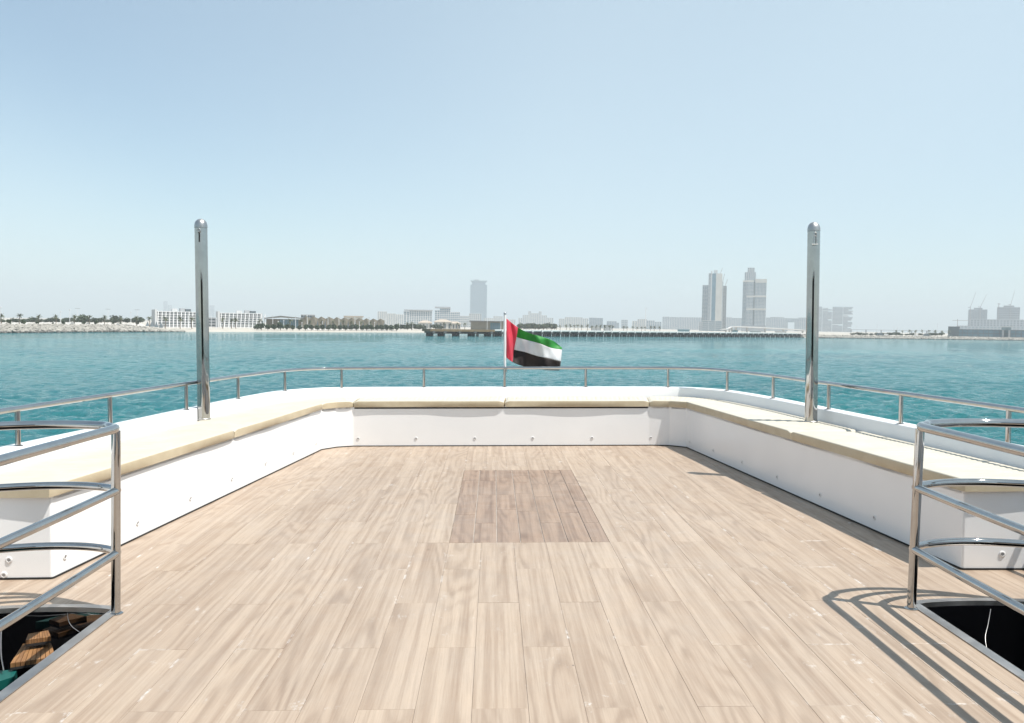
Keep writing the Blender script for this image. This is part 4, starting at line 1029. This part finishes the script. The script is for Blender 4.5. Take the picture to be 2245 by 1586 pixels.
o, w_, H = bld('small_block', 'pale little block left of the first terraced hotel', 335, 345, 684, 700); grid(o, -w_/2, w_/2, 0, H, 0, 12, 4, 2, M['bwhite'], M['bglass2'], 0.4, 0.5)
for i, x in enumerate((323.5, 332.5, 343, 353)):
    g = far(x, 714, sd(x)+40); o = thing('pyramid_tent', f'{nth(i)} dark pyramid tent from the left below the first terraced hotel', 'tent', (g.x, g.y, lz(x)), R(20), 'pyramid tents on the beach')
    hh_ = far(x, 705, g.y).z - lz(x); r_ = 4.3/F*g.y
    b = MB(); b.add([(-r_, -r_, 0.3), (r_, -r_, 0.3), (r_, r_, 0.3), (-r_, r_, 0.3), (0, 0, hh_)], [(0,1,4),(1,2,4),(2,3,4),(3,0,4),(3,2,1,0)]); b.build('canopy', M['bdark'], o)
    for a_, c_ in ((-1, -1), (1, -1), (1, 1), (-1, 1)):
        b = MB(); b.tube([(a_*r_*0.97, c_*r_*0.97, 0), (a_*r_*0.97, c_*r_*0.97, 0.4)], 0.08, 6); b.build('leg', M['lamp'], o)
# pavilion with flat dark roof and pleated halls
o, w_, H = bld('beach_pavilion', 'low pavilion with wide dark flat roof and glazed front', 580, 668, 693, 650)
b = MB(); rz0 = H*0.80; b.add([(-w_/2, -4, rz0), (w_*0.5, -4, rz0*1.04), (-w_*0.1, -5, H), (-w_/2, 20, rz0), (w_*0.5, 20, rz0*1.04), (-w_*0.1, 20, H), (-w_/2+1, -4, rz0-0.5), (w_*0.5-1, -4, rz0*1.04-0.5), (-w_*0.1, -5, H-1.3)], [(0,2,5,3),(2,1,4,5),(0,6,8,2),(2,8,7,1),(6,3,5,8),(8,5,4,7)]); b.build('roof', M['roofdark'], o)
b = MB(); b.box((-w_*0.44, 1, 0), (w_*0.46, 16, rz0-0.6)); b.build('wall', M['tan'], o)
for q in range(7):
    b = MB(); b.box((w_*(-0.12+q*0.065), 0.6, 0.4), (w_*(-0.12+q*0.065+0.058), 1.1, rz0-1.0)); b.build('window', M['bglass'], o)
for q in range(12):
    x = w_*(-0.43+0.026*q); b = MB(); b.box((x, 0.5, 0), (x+w_*0.012, 1.02, rz0-0.7)); b.build('batten', M['tan'], o)
o, w_, H = bld('pleated_hall', 'long tan hall with pleated pointed facade beside the pavilion', 664, 845, 694.5, 655)
pk = [(x-754.5)/F*655 for x in (666, 681.6, 698.7, 714.7, 731.8, 747.9, 763.9, 780, 796, 811, 826)]
for i, (a, c) in enumerate(zip(pk, pk[1:] + [pk[-1]+5.6])):
    b = MB(); hp = H*(1-0.012*i); pkx = a + (c-a)*0.42
    b.add([(a, 1.6, 0), (c, 0, 0), (c, 0, hp*0.82), (pkx, 0.5, hp), (a, 1.6, hp*0.82), (a, 14, 0), (c, 14, 0), (c, 14, hp*0.8), (pkx, 14, hp*0.98), (a, 14, hp*0.8)],
          [(0,1,2,3,4), (2,7,8,3), (3,8,9,4), (0,4,9,5), (1,6,7,2), (6,5,9,8,7)])
    pl_ = b.build('pleat', M['tan'], o)
    b = MB(); b.add([(c-0.28*(c-a), -0.12, 0), (c+0.10*(c-a), -0.12, 0), (c-0.02*(c-a), -0.12, hp*0.72), (c-0.28*(c-a), 0.4, 0), (c+0.10*(c-a), 0.4, 0), (c-0.02*(c-a), 0.4, hp*0.72)], [(0,1,2), (5,4,3), (0,2,5,3), (1,4,5,2)]); b.build('shade_triangle', M['bdark'], pl_)  # proud dark panel paints the shaded recess between pleats
o, w_, H = bld('roof_frame', 'low dark rooftop block behind the pleated hall', 660, 690, 691, 760); grid(o, -w_/2, w_/2, 0, H, 0, 10, 4, 5, M['bgrey'], M['bdark'], 0.1, 0.3)
o, w_, H = bld('villa', 'reddish low villa roof behind the right half of the pleated hall', 756, 794, 693, 800); b = MB(); b.box((-w_/2, 0, 0), (w_/2, 12, H-1.2)); b.build('wall', M['bcream'], o); b = MB(); b.box((-w_/2-1, -1, H-1.19), (w_/2+1, 13, H)); b.build('roof', M['tanroof'], o)
# terrace wall with white planters along the beach
tw = thing('terrace_wall', 'low scalloped white planter wall along the beach terrace', 'wall', far(760, 722, sd(760)+30)); tw.location.z = lz(760)
for q in range(16):
    x = 672 + q*12.4; g = far(x, 722, sd(x)+22); b = MB(); ww = 5.2/F*g.y
    gx, gy = g.x - tw.location.x, g.y - tw.location.y
    b.add([(gx-ww, gy, -0.4), (gx+ww, gy, -0.4), (gx+ww*0.6, gy, 0.75), (gx-ww*0.6, gy, 0.75), (gx-ww, gy+2, -0.4), (gx+ww, gy+2, -0.4), (gx+ww*0.6, gy+2, 0.75), (gx-ww*0.6, gy+2, 0.75)], [(0,1,2,3),(5,4,7,6),(3,2,6,7),(0,3,7,4),(1,5,6,2)]); b.build('planter', M['wwall'], tw)
# pale flats, hazier with distance
def flats(name, label, px0, px1, ytop, d, fn, nb_, wm, gm, blocks, **kw):
    o, w_, H = bld(name, label, px0, px1, ytop, d)
    for (a, c, h_) in blocks: grid(o, -w_/2+w_*a, -w_/2+w_*c, 0, H*h_, (a*7 % 3)*0.4, 30, max(2, int(fn*h_)), max(2, int(nb_*(c-a))), M[wm], M[gm], **kw)
    return o, w_, H
flats('apartment_block', 'faint cream apartment block right of the pleated hall', 828, 884, 684, 2500, 12, 16, 'bcream', 'bglass2', ((0, 0.36, 1), (0.362, 0.7, 0.86), (0.702, 1, 0.8)), pier=0.45)
o, w_, H = flats('apartment_block', 'white apartment block with blue glass bays, left of the grey-roofed one', 885, 948, 682.5, 1500, 9, 14, 'bwhite', 'bglass', ((0, 0.2, 0.96), (0.2, 0.98, 1)), pier=0.42, slabh=0.35)
b = MB(); b.box((-w_*0.48, -1.5, H+0.8), (w_*0.5, 31, H+2.6)); b.build('roof', M['bgrey'], o)
o, w_, H = flats('apartment_block', 'grey-topped stepped apartment block nearest the tall hazy tower', 953, 1008, 676, 1700, 10, 14, 'bwhite', 'bglass', ((0, 0.2, 0.86), (0.2, 0.62, 0.97), (0.62, 1, 0.78)), pier=0.35)
b = MB(); b.box((-w_*0.5, -1.5, H*0.97+1), (w_*0.12, 31, H+2.6)); b.build('roof', M['bgrey'], o)
flats('apartment_block', 'bright white lower block in front of the tall hazy tower', 1006, 1055, 688.5, 1500, 7, 12, 'bwhite', 'bglass2', ((0, 0.45, 0.82), (0.45, 1, 1)), pier=0.5)
for i, (a, c, y) in enumerate(((918, 947, 703), (952, 990, 700.5), (985, 1010, 705))):
    o, w_, H = bld('villa', f'{nth(i)} tan-roofed villa from the left behind the pier head', a, c, y, 780 + i*20); b = MB(); b.box((-w_/2, 0, 0), (w_/2, 14, H*0.75)); b.build('wall', M['bcream'], o)
    b = MB(); b.add([(-w_/2-1, -1, H*0.75), (w_/2+1, -1, H*0.75), (w_/2+1, 15, H*0.75), (-w_/2-1, 15, H*0.75), (-w_*0.2, 7, H), (w_*0.2, 7, H)], [(0,1,5,4),(1,2,5),(2,3,4,5),(3,0,4),(3,2,1,0)]); b.build('roof', M['tanroof'], o)
    for q in range(4): b = MB(); x = -w_/2 + w_*(q+0.3)/4; b.box((x, -0.2, 1), (x+w_*0.1, 0.1, H*0.6)); b.build('window', M['bdark'], o)
# tall hazy tower with flared crown
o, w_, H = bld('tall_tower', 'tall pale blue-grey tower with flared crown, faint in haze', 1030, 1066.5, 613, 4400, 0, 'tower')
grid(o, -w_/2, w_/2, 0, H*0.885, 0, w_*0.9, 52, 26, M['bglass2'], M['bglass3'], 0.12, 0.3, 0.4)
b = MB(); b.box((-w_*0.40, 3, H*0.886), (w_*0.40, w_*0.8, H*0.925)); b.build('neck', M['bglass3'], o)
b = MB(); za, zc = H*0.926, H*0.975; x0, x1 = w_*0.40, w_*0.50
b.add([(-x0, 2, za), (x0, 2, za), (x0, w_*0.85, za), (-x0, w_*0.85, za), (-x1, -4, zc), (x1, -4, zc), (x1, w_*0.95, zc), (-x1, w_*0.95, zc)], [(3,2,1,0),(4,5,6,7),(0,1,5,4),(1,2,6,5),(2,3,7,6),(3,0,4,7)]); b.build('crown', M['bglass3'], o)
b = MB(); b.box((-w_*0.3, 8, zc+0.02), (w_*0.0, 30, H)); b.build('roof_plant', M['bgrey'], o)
# second pavilion, just left of the flagstaff
o, w_, H = bld('beach_pavilion', 'low grey flat-roofed pavilion just left of the flagstaff', 1032, 1104, 704, 760)
b = MB(); b.box((-w_/2-1.5, -3, H-1.0), (w_/2+1.5, 14, H)); b.build('roof', M['roofdark'], o)
b = MB(); b.box((-w_/2, 1, 0), (w_/2, 12, H-1.02)); b.build('wall', M['tan'], o)
for q in range(5): b = MB(); x = w_*(0.1+q*0.06); b.box((x, 0.6, 0.5), (x+w_*0.052, 1.2, H-1.6)); b.build('window', M['bglass'], o)
# hazy stepped palace blocks right of the flag
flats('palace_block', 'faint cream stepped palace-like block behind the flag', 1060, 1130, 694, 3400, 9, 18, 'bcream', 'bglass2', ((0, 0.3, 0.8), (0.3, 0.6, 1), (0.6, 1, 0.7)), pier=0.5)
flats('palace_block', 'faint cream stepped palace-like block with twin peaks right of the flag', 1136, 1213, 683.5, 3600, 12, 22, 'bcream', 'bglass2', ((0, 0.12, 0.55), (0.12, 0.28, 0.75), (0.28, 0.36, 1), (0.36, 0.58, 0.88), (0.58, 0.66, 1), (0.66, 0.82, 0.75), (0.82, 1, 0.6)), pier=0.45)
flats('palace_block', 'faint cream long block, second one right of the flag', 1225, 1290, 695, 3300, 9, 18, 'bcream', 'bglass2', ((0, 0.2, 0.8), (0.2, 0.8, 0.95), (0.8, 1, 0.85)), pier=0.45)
flats('office_block', 'faint blue-grey block right of the palace blocks', 1291.5, 1321.5, 697.5, 2700, 8, 8, 'bgrey', 'bglass', ((0, 0.5, 1), (0.5, 1, 0.98)), pier=0.25)
flats('office_block', 'small faint blue block, farther right of the palace blocks', 1330, 1357, 705, 3000, 5, 6, 'bgrey', 'bglass', ((0, 0.8, 1), (0.8, 1, 0.8)), pier=0.25)
flats('office_block', 'faint pale unfinished block under a thin crane left of the mast', 1362, 1376, 702, 2900, 5, 4, 'bwhite', 'bglass2', ((0, 1, 1),))
flats('apartment_block', 'faint cream block behind the tall mast', 1386, 1418, 700.5, 2800, 7, 8, 'bcream', 'bglass2', ((0, 0.35, 0.8), (0.35, 1, 1)), pier=0.5)
flats('apartment_block', 'faint blue-grey block just right of the tall mast', 1417, 1450, 703.5, 2600, 6, 8, 'bwhite', 'bglass', ((0, 0.55, 1), (0.55, 1, 0.85)), pier=0.3)
for i, (a, c, y, fn) in enumerate(((1452, 1467.5, 695, 11), (1468.2, 1504, 696, 11), (1504.8, 1539, 696.5, 11), (1589, 1604, 696.5, 11), (1604.8, 1627, 698, 11), (1679, 1688, 697, 11), (1688.5, 1718, 696, 11), (1750.5, 1788, 697, 11))):
    flats('long_apartment_block', f'{nth(i)} section from the left of the long faint apartment row behind the twin towers', a, c, y, 3000, fn, max(4, (c-a)/3.5), 'bwhite', 'bglass', ((0, 1, 1),), pier=0.35, slabh=0.35)
o, w_, H = bld('gate_block', 'faint block with a tall gateway between the right tower and the starboard pole', 1718.6, 1750, 698.5, 3000)
grid(o, -w_/2, -w_*0.22, 0, H, 0, 30, 10, 4, M['bwhite'], M['bglass'], 0.3, 0.3); grid(o, w_*0.22, w_/2, 0, H, 0, 30, 10, 4, M['bwhite'], M['bglass'], 0.3, 0.3); grid(o, -w_*0.219, w_*0.219, H*0.7, H, 0.3, 29, 3, 5, M['bwhite'], M['bglass'], 0.2, 0.3)
# twin towers
o, w_, H = bld('glass_tower', 'pale high-rise with a tall blue glass strip and stepped wing', 1538, 1592, 592, 1900, 0, 'tower')
X = lambda px: (px-1565)/F*1900
Zt = lambda py, d=1900, p=1565: far(p, py, d).z - lz(p)
grid(o, X(1538.5), X(1551), 0, Zt(626), 2, 24, 34, 3, M['bwhite'], M['bglass'], 0.12, 0.35, 1.2)
grid(o, X(1551.1), X(1556), 0, Zt(600), 0, 26, 42, 2, M['bwhite'], M['bglass2'], 0.4, 0.4)
b = MB(); b.box((X(1556.2), -1.4, 0), (X(1558.7), 26, Zt(594))); b.build('pier_wall', M['bwhite'], o)
b = MB(); b.box((X(1558.8), -0.8, 0), (X(1567), 26, Zt(600))); b.build('glass_strip', M['bglass'], o)
b = MB(); b.box((X(1567.1), -1.2, 0), (X(1580.5), 26, Zt(600))); b.build('concrete_face', M['bcream'], o)
b = MB(); b.box((X(1562), 4, Zt(600)+0.02), (X(1570), 20, Zt(592))); b.build('roof_plant', M['bwhite'], o)
grid(o, X(1581), X(1583), 0, Zt(618), 4, 22, 36, 1, M['bwhite'], M['bglass2'], 0.3, 0.4)
grid(o, X(1583.1), X(1590.5), 0, Zt(627), 8, 20, 32, 2, M['bgrey'], M['bdark'], 0.2, 0.35, 1.2, 'unfinished_wing')
for i, (xa, xb, y0, y1) in enumerate(((1575, 1580, 600, 588), (1581, 1585, 618, 600), (1586, 1592, 627, 612))):
    b = MB(); b.tube([(X(xa), 10, Zt(y0)-2), (X(xb), 10, Zt(y1))], 0.5, 6); b.build('crane_jib', M['steelred'], o)
o2, w2, H2 = bld('podium_block', 'low white podium building at the foot of the pale high-rise', 1533, 1581.5, 704, 1750); grid(o2, -w2/2+6, w2/2, 0, H2, 0, 30, 5, 3, M['bwhite'], M['bglass2'], 0.06, 0.3); grid(o2, -w2/2, -w2/2+5.9, 0, H2*0.85, 1, 26, 5, 2, M['bwhite'], M['bglass2'], 0.4, 0.4)
o, w_, H = bld('glass_tower', 'broad grey-blue high-rise with taller rear part, right of the stepped one', 1627, 1677.5, 586, 1900, 0, 'tower')
X = lambda px: (px-1652.25)/F*1900
Zt = lambda py: far(1652, py, 1900).z - lz(1652)
grid(o, X(1627), X(1635), 0, Zt(619), 1.5, 26, 36, 4, M['bwhite'], M['bglass'], 0.2, 0.3)
grid(o, X(1635.1), X(1650), 0, Zt(616), 0, 28, 36, 5, M['bwhite'], M['bglass'], 0.32, 0.32)
b = MB(); b.box((X(1650.1), 1, 0), (X(1652.9), 26, Zt(618))); b.build('glass_slot', M['bdark'], o)
grid(o, X(1653), X(1677), 0, Zt(614), 0, 28, 37, 8, M['bwhite'], M['bglass'], 0.32, 0.32)
b = MB(); b.box((X(1653), -0.8, Zt(620)), (X(1677.6), 28.2, Zt(612))); b.build('parapet', M['bcream'], o)
b = MB(); b.box((X(1627), -0.5, Zt(618.6)), (X(1650), 28.1, Zt(615.2))); b.build('parapet', M['bcream'], o)
grid(o, X(1630), X(1654), Zt(617), Zt(597), 8, 20, 8, 6, M['bwhite'], M['bglass'], 0.35, 0.3, 0.5, 'rear_wall')
grid(o, X(1636), X(1651), Zt(596.9), Zt(587), 9, 18, 3, 4, M['bwhite'], M['bglass2'], 0.4, 0.3, 0.5, 'rear_wall')
for zz_ in (652, 680): b = MB(); b.box((X(1635), -0.5, Zt(zz_)), (X(1677.2), 1, Zt(zz_-3.5))); b.build('plant_floor_band', M['bcream'], o)
b = MB(); b.box((X(1626), -6, 0), (X(1678), 30, Zt(714))); b.build('podium', M['bgrey'], o)
# stacked-block resort right of the starboard pole
o, w_, H = bld('stacked_resort', 'faint resort of stacked offset blocks just right of the starboard pole', 1776, 1865, 673, 3200)
rr = random.Random(5); nf = 20
for f in range(nf):
    z0, z1 = H*f/nf, H*(f+0.62)/nf
    x = -w_/2
    cells = [(0, 0.30), (0.305, 0.53), (0.535, 0.78), (0.785, 1)]
    for q, (a, c) in enumerate(cells):
        if f == nf-1 and q in (1,): continue
        if (f, q) in ((12, 3), (13, 3), (16, 1), (17, 3), (8, 3), (5, 2), (18, 1), (3, 3), (9, 1)): c = a + (c-a)*0.6
        e = rr.uniform(-0.02, 0.012) if q == 3 else 0
        b = MB(); b.box((x+w_*a, rr.uniform(-2, 2), z0), (x+w_*(c+e), 40, z1)); b.build('floor_block', M['bwhite'], o)
        if (f, q) not in ((16, 1), (12, 3), (5, 2), (13, 3)): b = MB(); b.box((x+w_*a+1, 3, z1-0.1), (x+w_*(c+e)-1, 38, H*(f+1)/nf+0.1)); b.build('window_band', M['bglass2'], o)
# unfinished towers and terminal at the right
def unfinished(label, px0, px1, ytop, ysh):
    o, w_, H = bld('unfinished_tower', label, px0, px1, ytop, 2600, 0, 'tower'); h2 = far((px0+px1)/2, ysh, 2600).z - lz(2200)
    grid(o, -w_/2, w_/2, 0, h2, 0, 40, 12, 12, M['bgrey'], M['bdark'], 0.4, 0.5); grid(o, -w_*0.22, w_*0.24, h2+0.3, H, 6, 25, 3, 5, M['bgrey'], M['bdark'], 0.4, 0.5)
    return o, w_, H
unfinished('grey unfinished tower between two cranes, left one of the pair', 2124, 2161, 675.5, 680)
unfinished('grey unfinished tower with one crane, right one of the pair', 2187.5, 2231.5, 670.5, 675)
for i, (x, yb_, xt, yt) in enumerate(((2126, 676, 2137, 640), (2148, 675, 2161, 645), (2214, 670, 2222, 636))):
    g = far(x, 715, 2590); o = thing('tower_crane', f'{nth(i)} luffing crane from the left above the unfinished towers', 'crane', (g.x, g.y, lz(2100)), 0, 'luffing cranes')
    zb_ = far(x, yb_, 2590).z - lz(2100); dx = (xt-x)/F*2590; zt_ = far(x, yt, 2590).z - lz(2100)
    b = MB(); b.tube([(0, 0, 0), (0, 0, zb_+4)], 1.1, 4); b.build('mast', M['steelred'], o); b = MB(); b.tube([(0, 0, zb_+3), (dx, 0, zt_)], 0.8, 4, True, 0.4); b.build('jib', M['steelred'], o)
    b = MB(); b.box((-7, -1, zb_+1), (0, 1, zb_+3.5)); b.build('counterweight', M['bgrey'], o)
g = far(2099, 715, 2000); o = thing('tower_crane', 'flat-top crane standing left of the unfinished towers', 'crane', (g.x, g.y, lz(2100))); zt_ = far(2099, 703.5, 2000).z - lz(2100)
b = MB(); b.tube([(0, 0, 0), (0, 0, zt_+4)], 0.8, 4); b.build('mast', M['steelred'], o); b = MB(); b.box((-12, -0.5, zt_), (26, 0.5, zt_+1)); b.build('jib', M['steelred'], o)
g = far(2188, 715, 2580); o = thing('tower_crane', 'short crane mast against the right unfinished tower', 'crane', (g.x, g.y, lz(2100))); zt_ = far(2188, 665, 2580).z - lz(2100)
b = MB(); b.tube([(0, 0, 0), (0, 0, zt_)], 1.1, 4); b.build('mast', M['steelred'], o); b = MB(); b.box((-5, -0.6, zt_-3), (5, 0.6, zt_-1.6)); b.build('jib', M['steelred'], o)
o, w_, H = bld('resort_podium', 'pale grey podium below the unfinished towers', 2110, 2330, 702, 2450)
grid(o, -w_/2, w_/2, 0, H*0.55, 0, 40, 4, 30, M['bgrey'], M['bglass2'], 0.4, 0.5); grid(o, -w_/2+35, w_/2, H*0.56, H, 8, 30, 3, 30, M['bgrey'], M['bdark'], 0.45, 0.4)
o, w_, H = bld('terminal', 'dark low terminal building on the right shore', 2092, 2330, 718.5, 930)
grid(o, -w_/2+4, w_/2, 0, H*0.72, 0, 20, 2, 22, M['bdark'], M['bglass'], 0.12, 0.2)
b = MB(); b.box((-w_/2, -0.5, 0), (-w_/2+11, 18, H)); b.build('stair_block', M['bdark'], o); b = MB(); b.box((-w_/2-0.2, -1, H+0.01), (-w_/2+12, 18, H+0.5)); b.build('roof', M['bgrey'], o)
xt = (2207-2211)/F*930
for q in (-3, 3): b = MB(); b.box((xt+q-0.9, -4, 0), (xt+q+0.9, 4, H*0.9)); b.build('tower_leg', M['bgrey'], o)
b = MB(); b.box((xt-4.6, -4.5, H*0.72), (xt+4.6, 5, H*1.02)); b.build('control_room', M['bglass2'], o); b = MB(); b.box((xt-6, -6, H*1.02), (xt+6, 6, H*1.14)); b.build('control_roof', M['bwhite'], o)
# white curved viaduct behind the right part of the pier
vp = [(1582, 724), (1596, 722.5), (1604, 719), (1612, 717.8), (1640, 718.5), (1690, 721), (1740, 724), (1790, 727)]
V = [far(x, y, 1050) for x, y in vp]; V = spline(V, 5)
via = thing('viaduct', 'thin white curved viaduct behind the right half of the pier', 'viaduct', (V[0].x, V[0].y, lz(1640))); vo = via.location.copy()
b = MB(); loft(b, [[tuple(p + Vector((0, dy, dz)) - vo) for dy, dz in ((0, 0), (0, 1.3), (0.4, 1.3), (0.4, 0.9), (9, 0.9), (9, -0.3), (0, 0))] for p in V]); b.build('road_deck', M['wwall'], via)
for q in range(4, len(V), 4):
    p = V[q]-vo; b = MB(); b.box((p.x-0.7, 3, -0.1), (p.x+0.7, 5, max(0.2, p.z-0.2))); b.build('pier_column', M['pier'], via)
# long low bridge on the right horizon
A_, B_ = far(1850, 722, 2300), far(2150, 722.5, 2300)
br = thing('far_bridge', 'long thin pale bridge line on the right horizon', 'bridge', (A_.x, A_.y, lz(1900))); ao = br.location.copy()
b = MB(); b.box((0, 0, A_.z-lz(2100)-1.5), (B_.x-A_.x, 8, A_.z-lz(2100))); b.build('road_deck', M['bgrey'], br)
for q in range(9): x = (B_.x-A_.x)*(q+0.5)/9; b = MB(); b.box((x-1.2, 2, -0.1), (x+1.2, 6, A_.z-lz(2100)-1.52)); b.build('pier_column', M['bgrey'], br)
# small sheds, cars and clutter on the right shore
def car(px, d, label, m, s=1.0):
    g = far(px, 715, d); o = thing('parked_car', label, 'car', (g.x, g.y, lz(2100)), R(4), 'vehicles on the far shore')
    b = MB(); L = 2.3*s; b.add([(x, y, z) for y in (-0.9, 0.9) for x, z in ((-L, 0.35), (L, 0.35), (L, 0.95), (L*0.55, 1.05), (L*0.3, 1.7*s), (-L*0.6, 1.75*s), (-L*0.95, 1.1))], [(0,1,2,3,4,5,6), (13,12,11,10,9,8,7)] + [(i, (i+1) % 7, (i+1) % 7+7, i+7)[::-1] for i in range(7)]); b.build('body', m, o)
    for x in (-L*0.6, L*0.6):
        for y in (-0.85, 0.85): b = MB(); b.tube([(x, y-0.12, 0.36), (x, y+0.12, 0.36)], 0.36, 10); b.build('wheel', M['caulk'], o)
car(1931, 800, 'dark van parked on the right shore nearest the starboard pole', M['bdark'], 1.6); car(2033, 840, 'dark van parked on the right shore midway to the terminal', M['bdark'], 1.6); car(2085, 850, 'dark car parked next to the terminal', M['bdark'], 1.3)
car(1944, 830, 'white car parked beside the first dark van on the right shore', M['bwhite'], 1.0); car(2010, 830, 'white car parked left of the second dark van on the right shore', M['bwhite'], 1.0)
for i in range(16):
    x = 1872 + i*13 + rnd.uniform(-4, 4); tree(BROAD, x, 729 + rnd.uniform(-1, 2.5) + (x-1872)*0.005, 736, 840 + rnd.uniform(0, 60), f'{nth(i)} low scrub bush from the left on the right shore', 'scrub on the right shore', 'bush', 2.4, i, 'bush')
for i, (a, c, y, m2) in enumerate(((1486, 1512, 722.5, 'bwhite'), (1296, 1318, 717, 'bwhite'), (1323, 1342, 713, 'bdark'), (1606, 1618, 724, 'tanroof'), (1645, 1668, 725, 'bwhite'), (1700, 1724, 726.5, 'bwhite'))):
    o, w_, H = bld('shed', f'{nth(i)} small flat shed from the left beyond the pier', a, c, y, 860 + 10*i); b = MB(); b.box((-w_/2, 0, 0), (w_/2, 6, H-0.4)); b.build('wall', M['bwhite'], o); b = MB(); b.box((-w_/2-0.6, -0.8, H-0.39), (w_/2+0.6, 6.6, H)); b.build('roof', M[m2], o)

# faint far blocks at the left
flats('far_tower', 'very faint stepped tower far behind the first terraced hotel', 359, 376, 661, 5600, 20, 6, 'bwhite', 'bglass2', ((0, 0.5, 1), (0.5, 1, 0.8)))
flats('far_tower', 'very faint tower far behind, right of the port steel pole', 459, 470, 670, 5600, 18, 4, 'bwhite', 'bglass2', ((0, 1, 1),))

# ---- concrete pier on piles
PA, PB = onsea(943, 737.8), onsea(1766, 740.4)
dirp = (PB-PA); dirp.z = 0; LEN = dirp.length; dirp.normalize(); nrm = Vector((-dirp.y, dirp.x, 0))
pier = thing('pier', 'long low concrete pier on dark piles, brown-edged at its head', 'pier', (PA.x, PA.y, SEA)); pier.rotation_euler.z = math.atan2(dirp.y, dirp.x)
PZ = far(1360, 724, PA.y + (PB.y-PA.y)*0.4).z - SEA
PZ = 3.75
def along(px):
    r = ray(px, 735); # intersect ground track with the pier line
    t = (PA.x*r.y - PA.y*r.x)/(dirp.y*r.x - dirp.x*r.y); return t
hd = along(1083)
b = MB(); b.box((0, 0, PZ-0.9), (LEN+8, 6, PZ)); b.build('deck_slab', M['pier'], pier)
b = MB(); b.box((0.0, -0.7, PZ-1.15), (hd, -0.004, PZ+0.12)); b.build('timber_fascia', M['pierbrown'], pier)
b = MB(); b.box((-0.6, -0.7, PZ-1.15), (-0.004, 6, PZ+0.11)); b.build('end_fascia', M['pierbrown'], pier)
b = MB(); b.box((hd+0.1, -0.5, PZ-0.45), (LEN+6, -0.004, PZ+0.3)); b.build('edge_beam', M['wwall'], pier)
b = MB(); b.box((1.0, 2.2, PZ-2.35), (LEN+6, 3.4, PZ-0.905)); b.build('shade_beam', M['pile'], pier)  # added dark beam, fills in the shade beneath the pier and hides bright gaps
bents = [along(x) for x in (949, 974, 1006, 1040, 1076)]
sp = 8.4; tpos = bents[-1] + sp
while tpos < LEN-3: bents.append(tpos); tpos += sp
capme = MB().box((-0.9, -0.9, PZ-2.0), (0.9, 6.0, PZ-0.91)).mesh('pile_cap', M['pilecap'])
brme = MB().box((-0.55, -1.0, PZ-1.0), (0.55, -0.52, PZ+0.15)).mesh('bracket', M['wwall'])
plm = MB().tube([(0, 0, -1.5), (0, 0, PZ-1.9)], 0.75, 10).mesh('pile', M['pile'], 60)
for i, t in enumerate(bents):
    c_ = obj('pile_cap', capme, pier, (t, 0, 0))
    if i > 4: obj('bracket', brme, c_, (0, 0, 0))
    for y in (0.6, 2.6, 4.6):
        obj('pile', plm, c_, (random.uniform(-0.1, 0.1), y, 0))
        if i > 2 and y != 2.6: obj('pile', plm, c_, (2.9, y, 0))
        if i > 5 and y == 0.6: obj('pile', plm, c_, (5.6, y+2, 0))

# ---- haze: still, even air round everything
k = NT('haze_air'); k.t.nodes.remove(k.b); pv = k.n('VolumePrincipled'); pv.inputs['Color'].default_value = (0.895, 0.965, 1.0, 1); pv.inputs['Density'].default_value = 2.2e-4; pv.inputs['Anisotropy'].default_value = 0.0
k.l(pv.outputs[0], k.out.inputs['Volume'])
m_ = MB(); m_.box((-9300, -3200, SEA-2.5), (9300, 9800, 275)); tag(m_.build('haze', k.m), 'thin pale haze in the air', None, None, 'stuff')
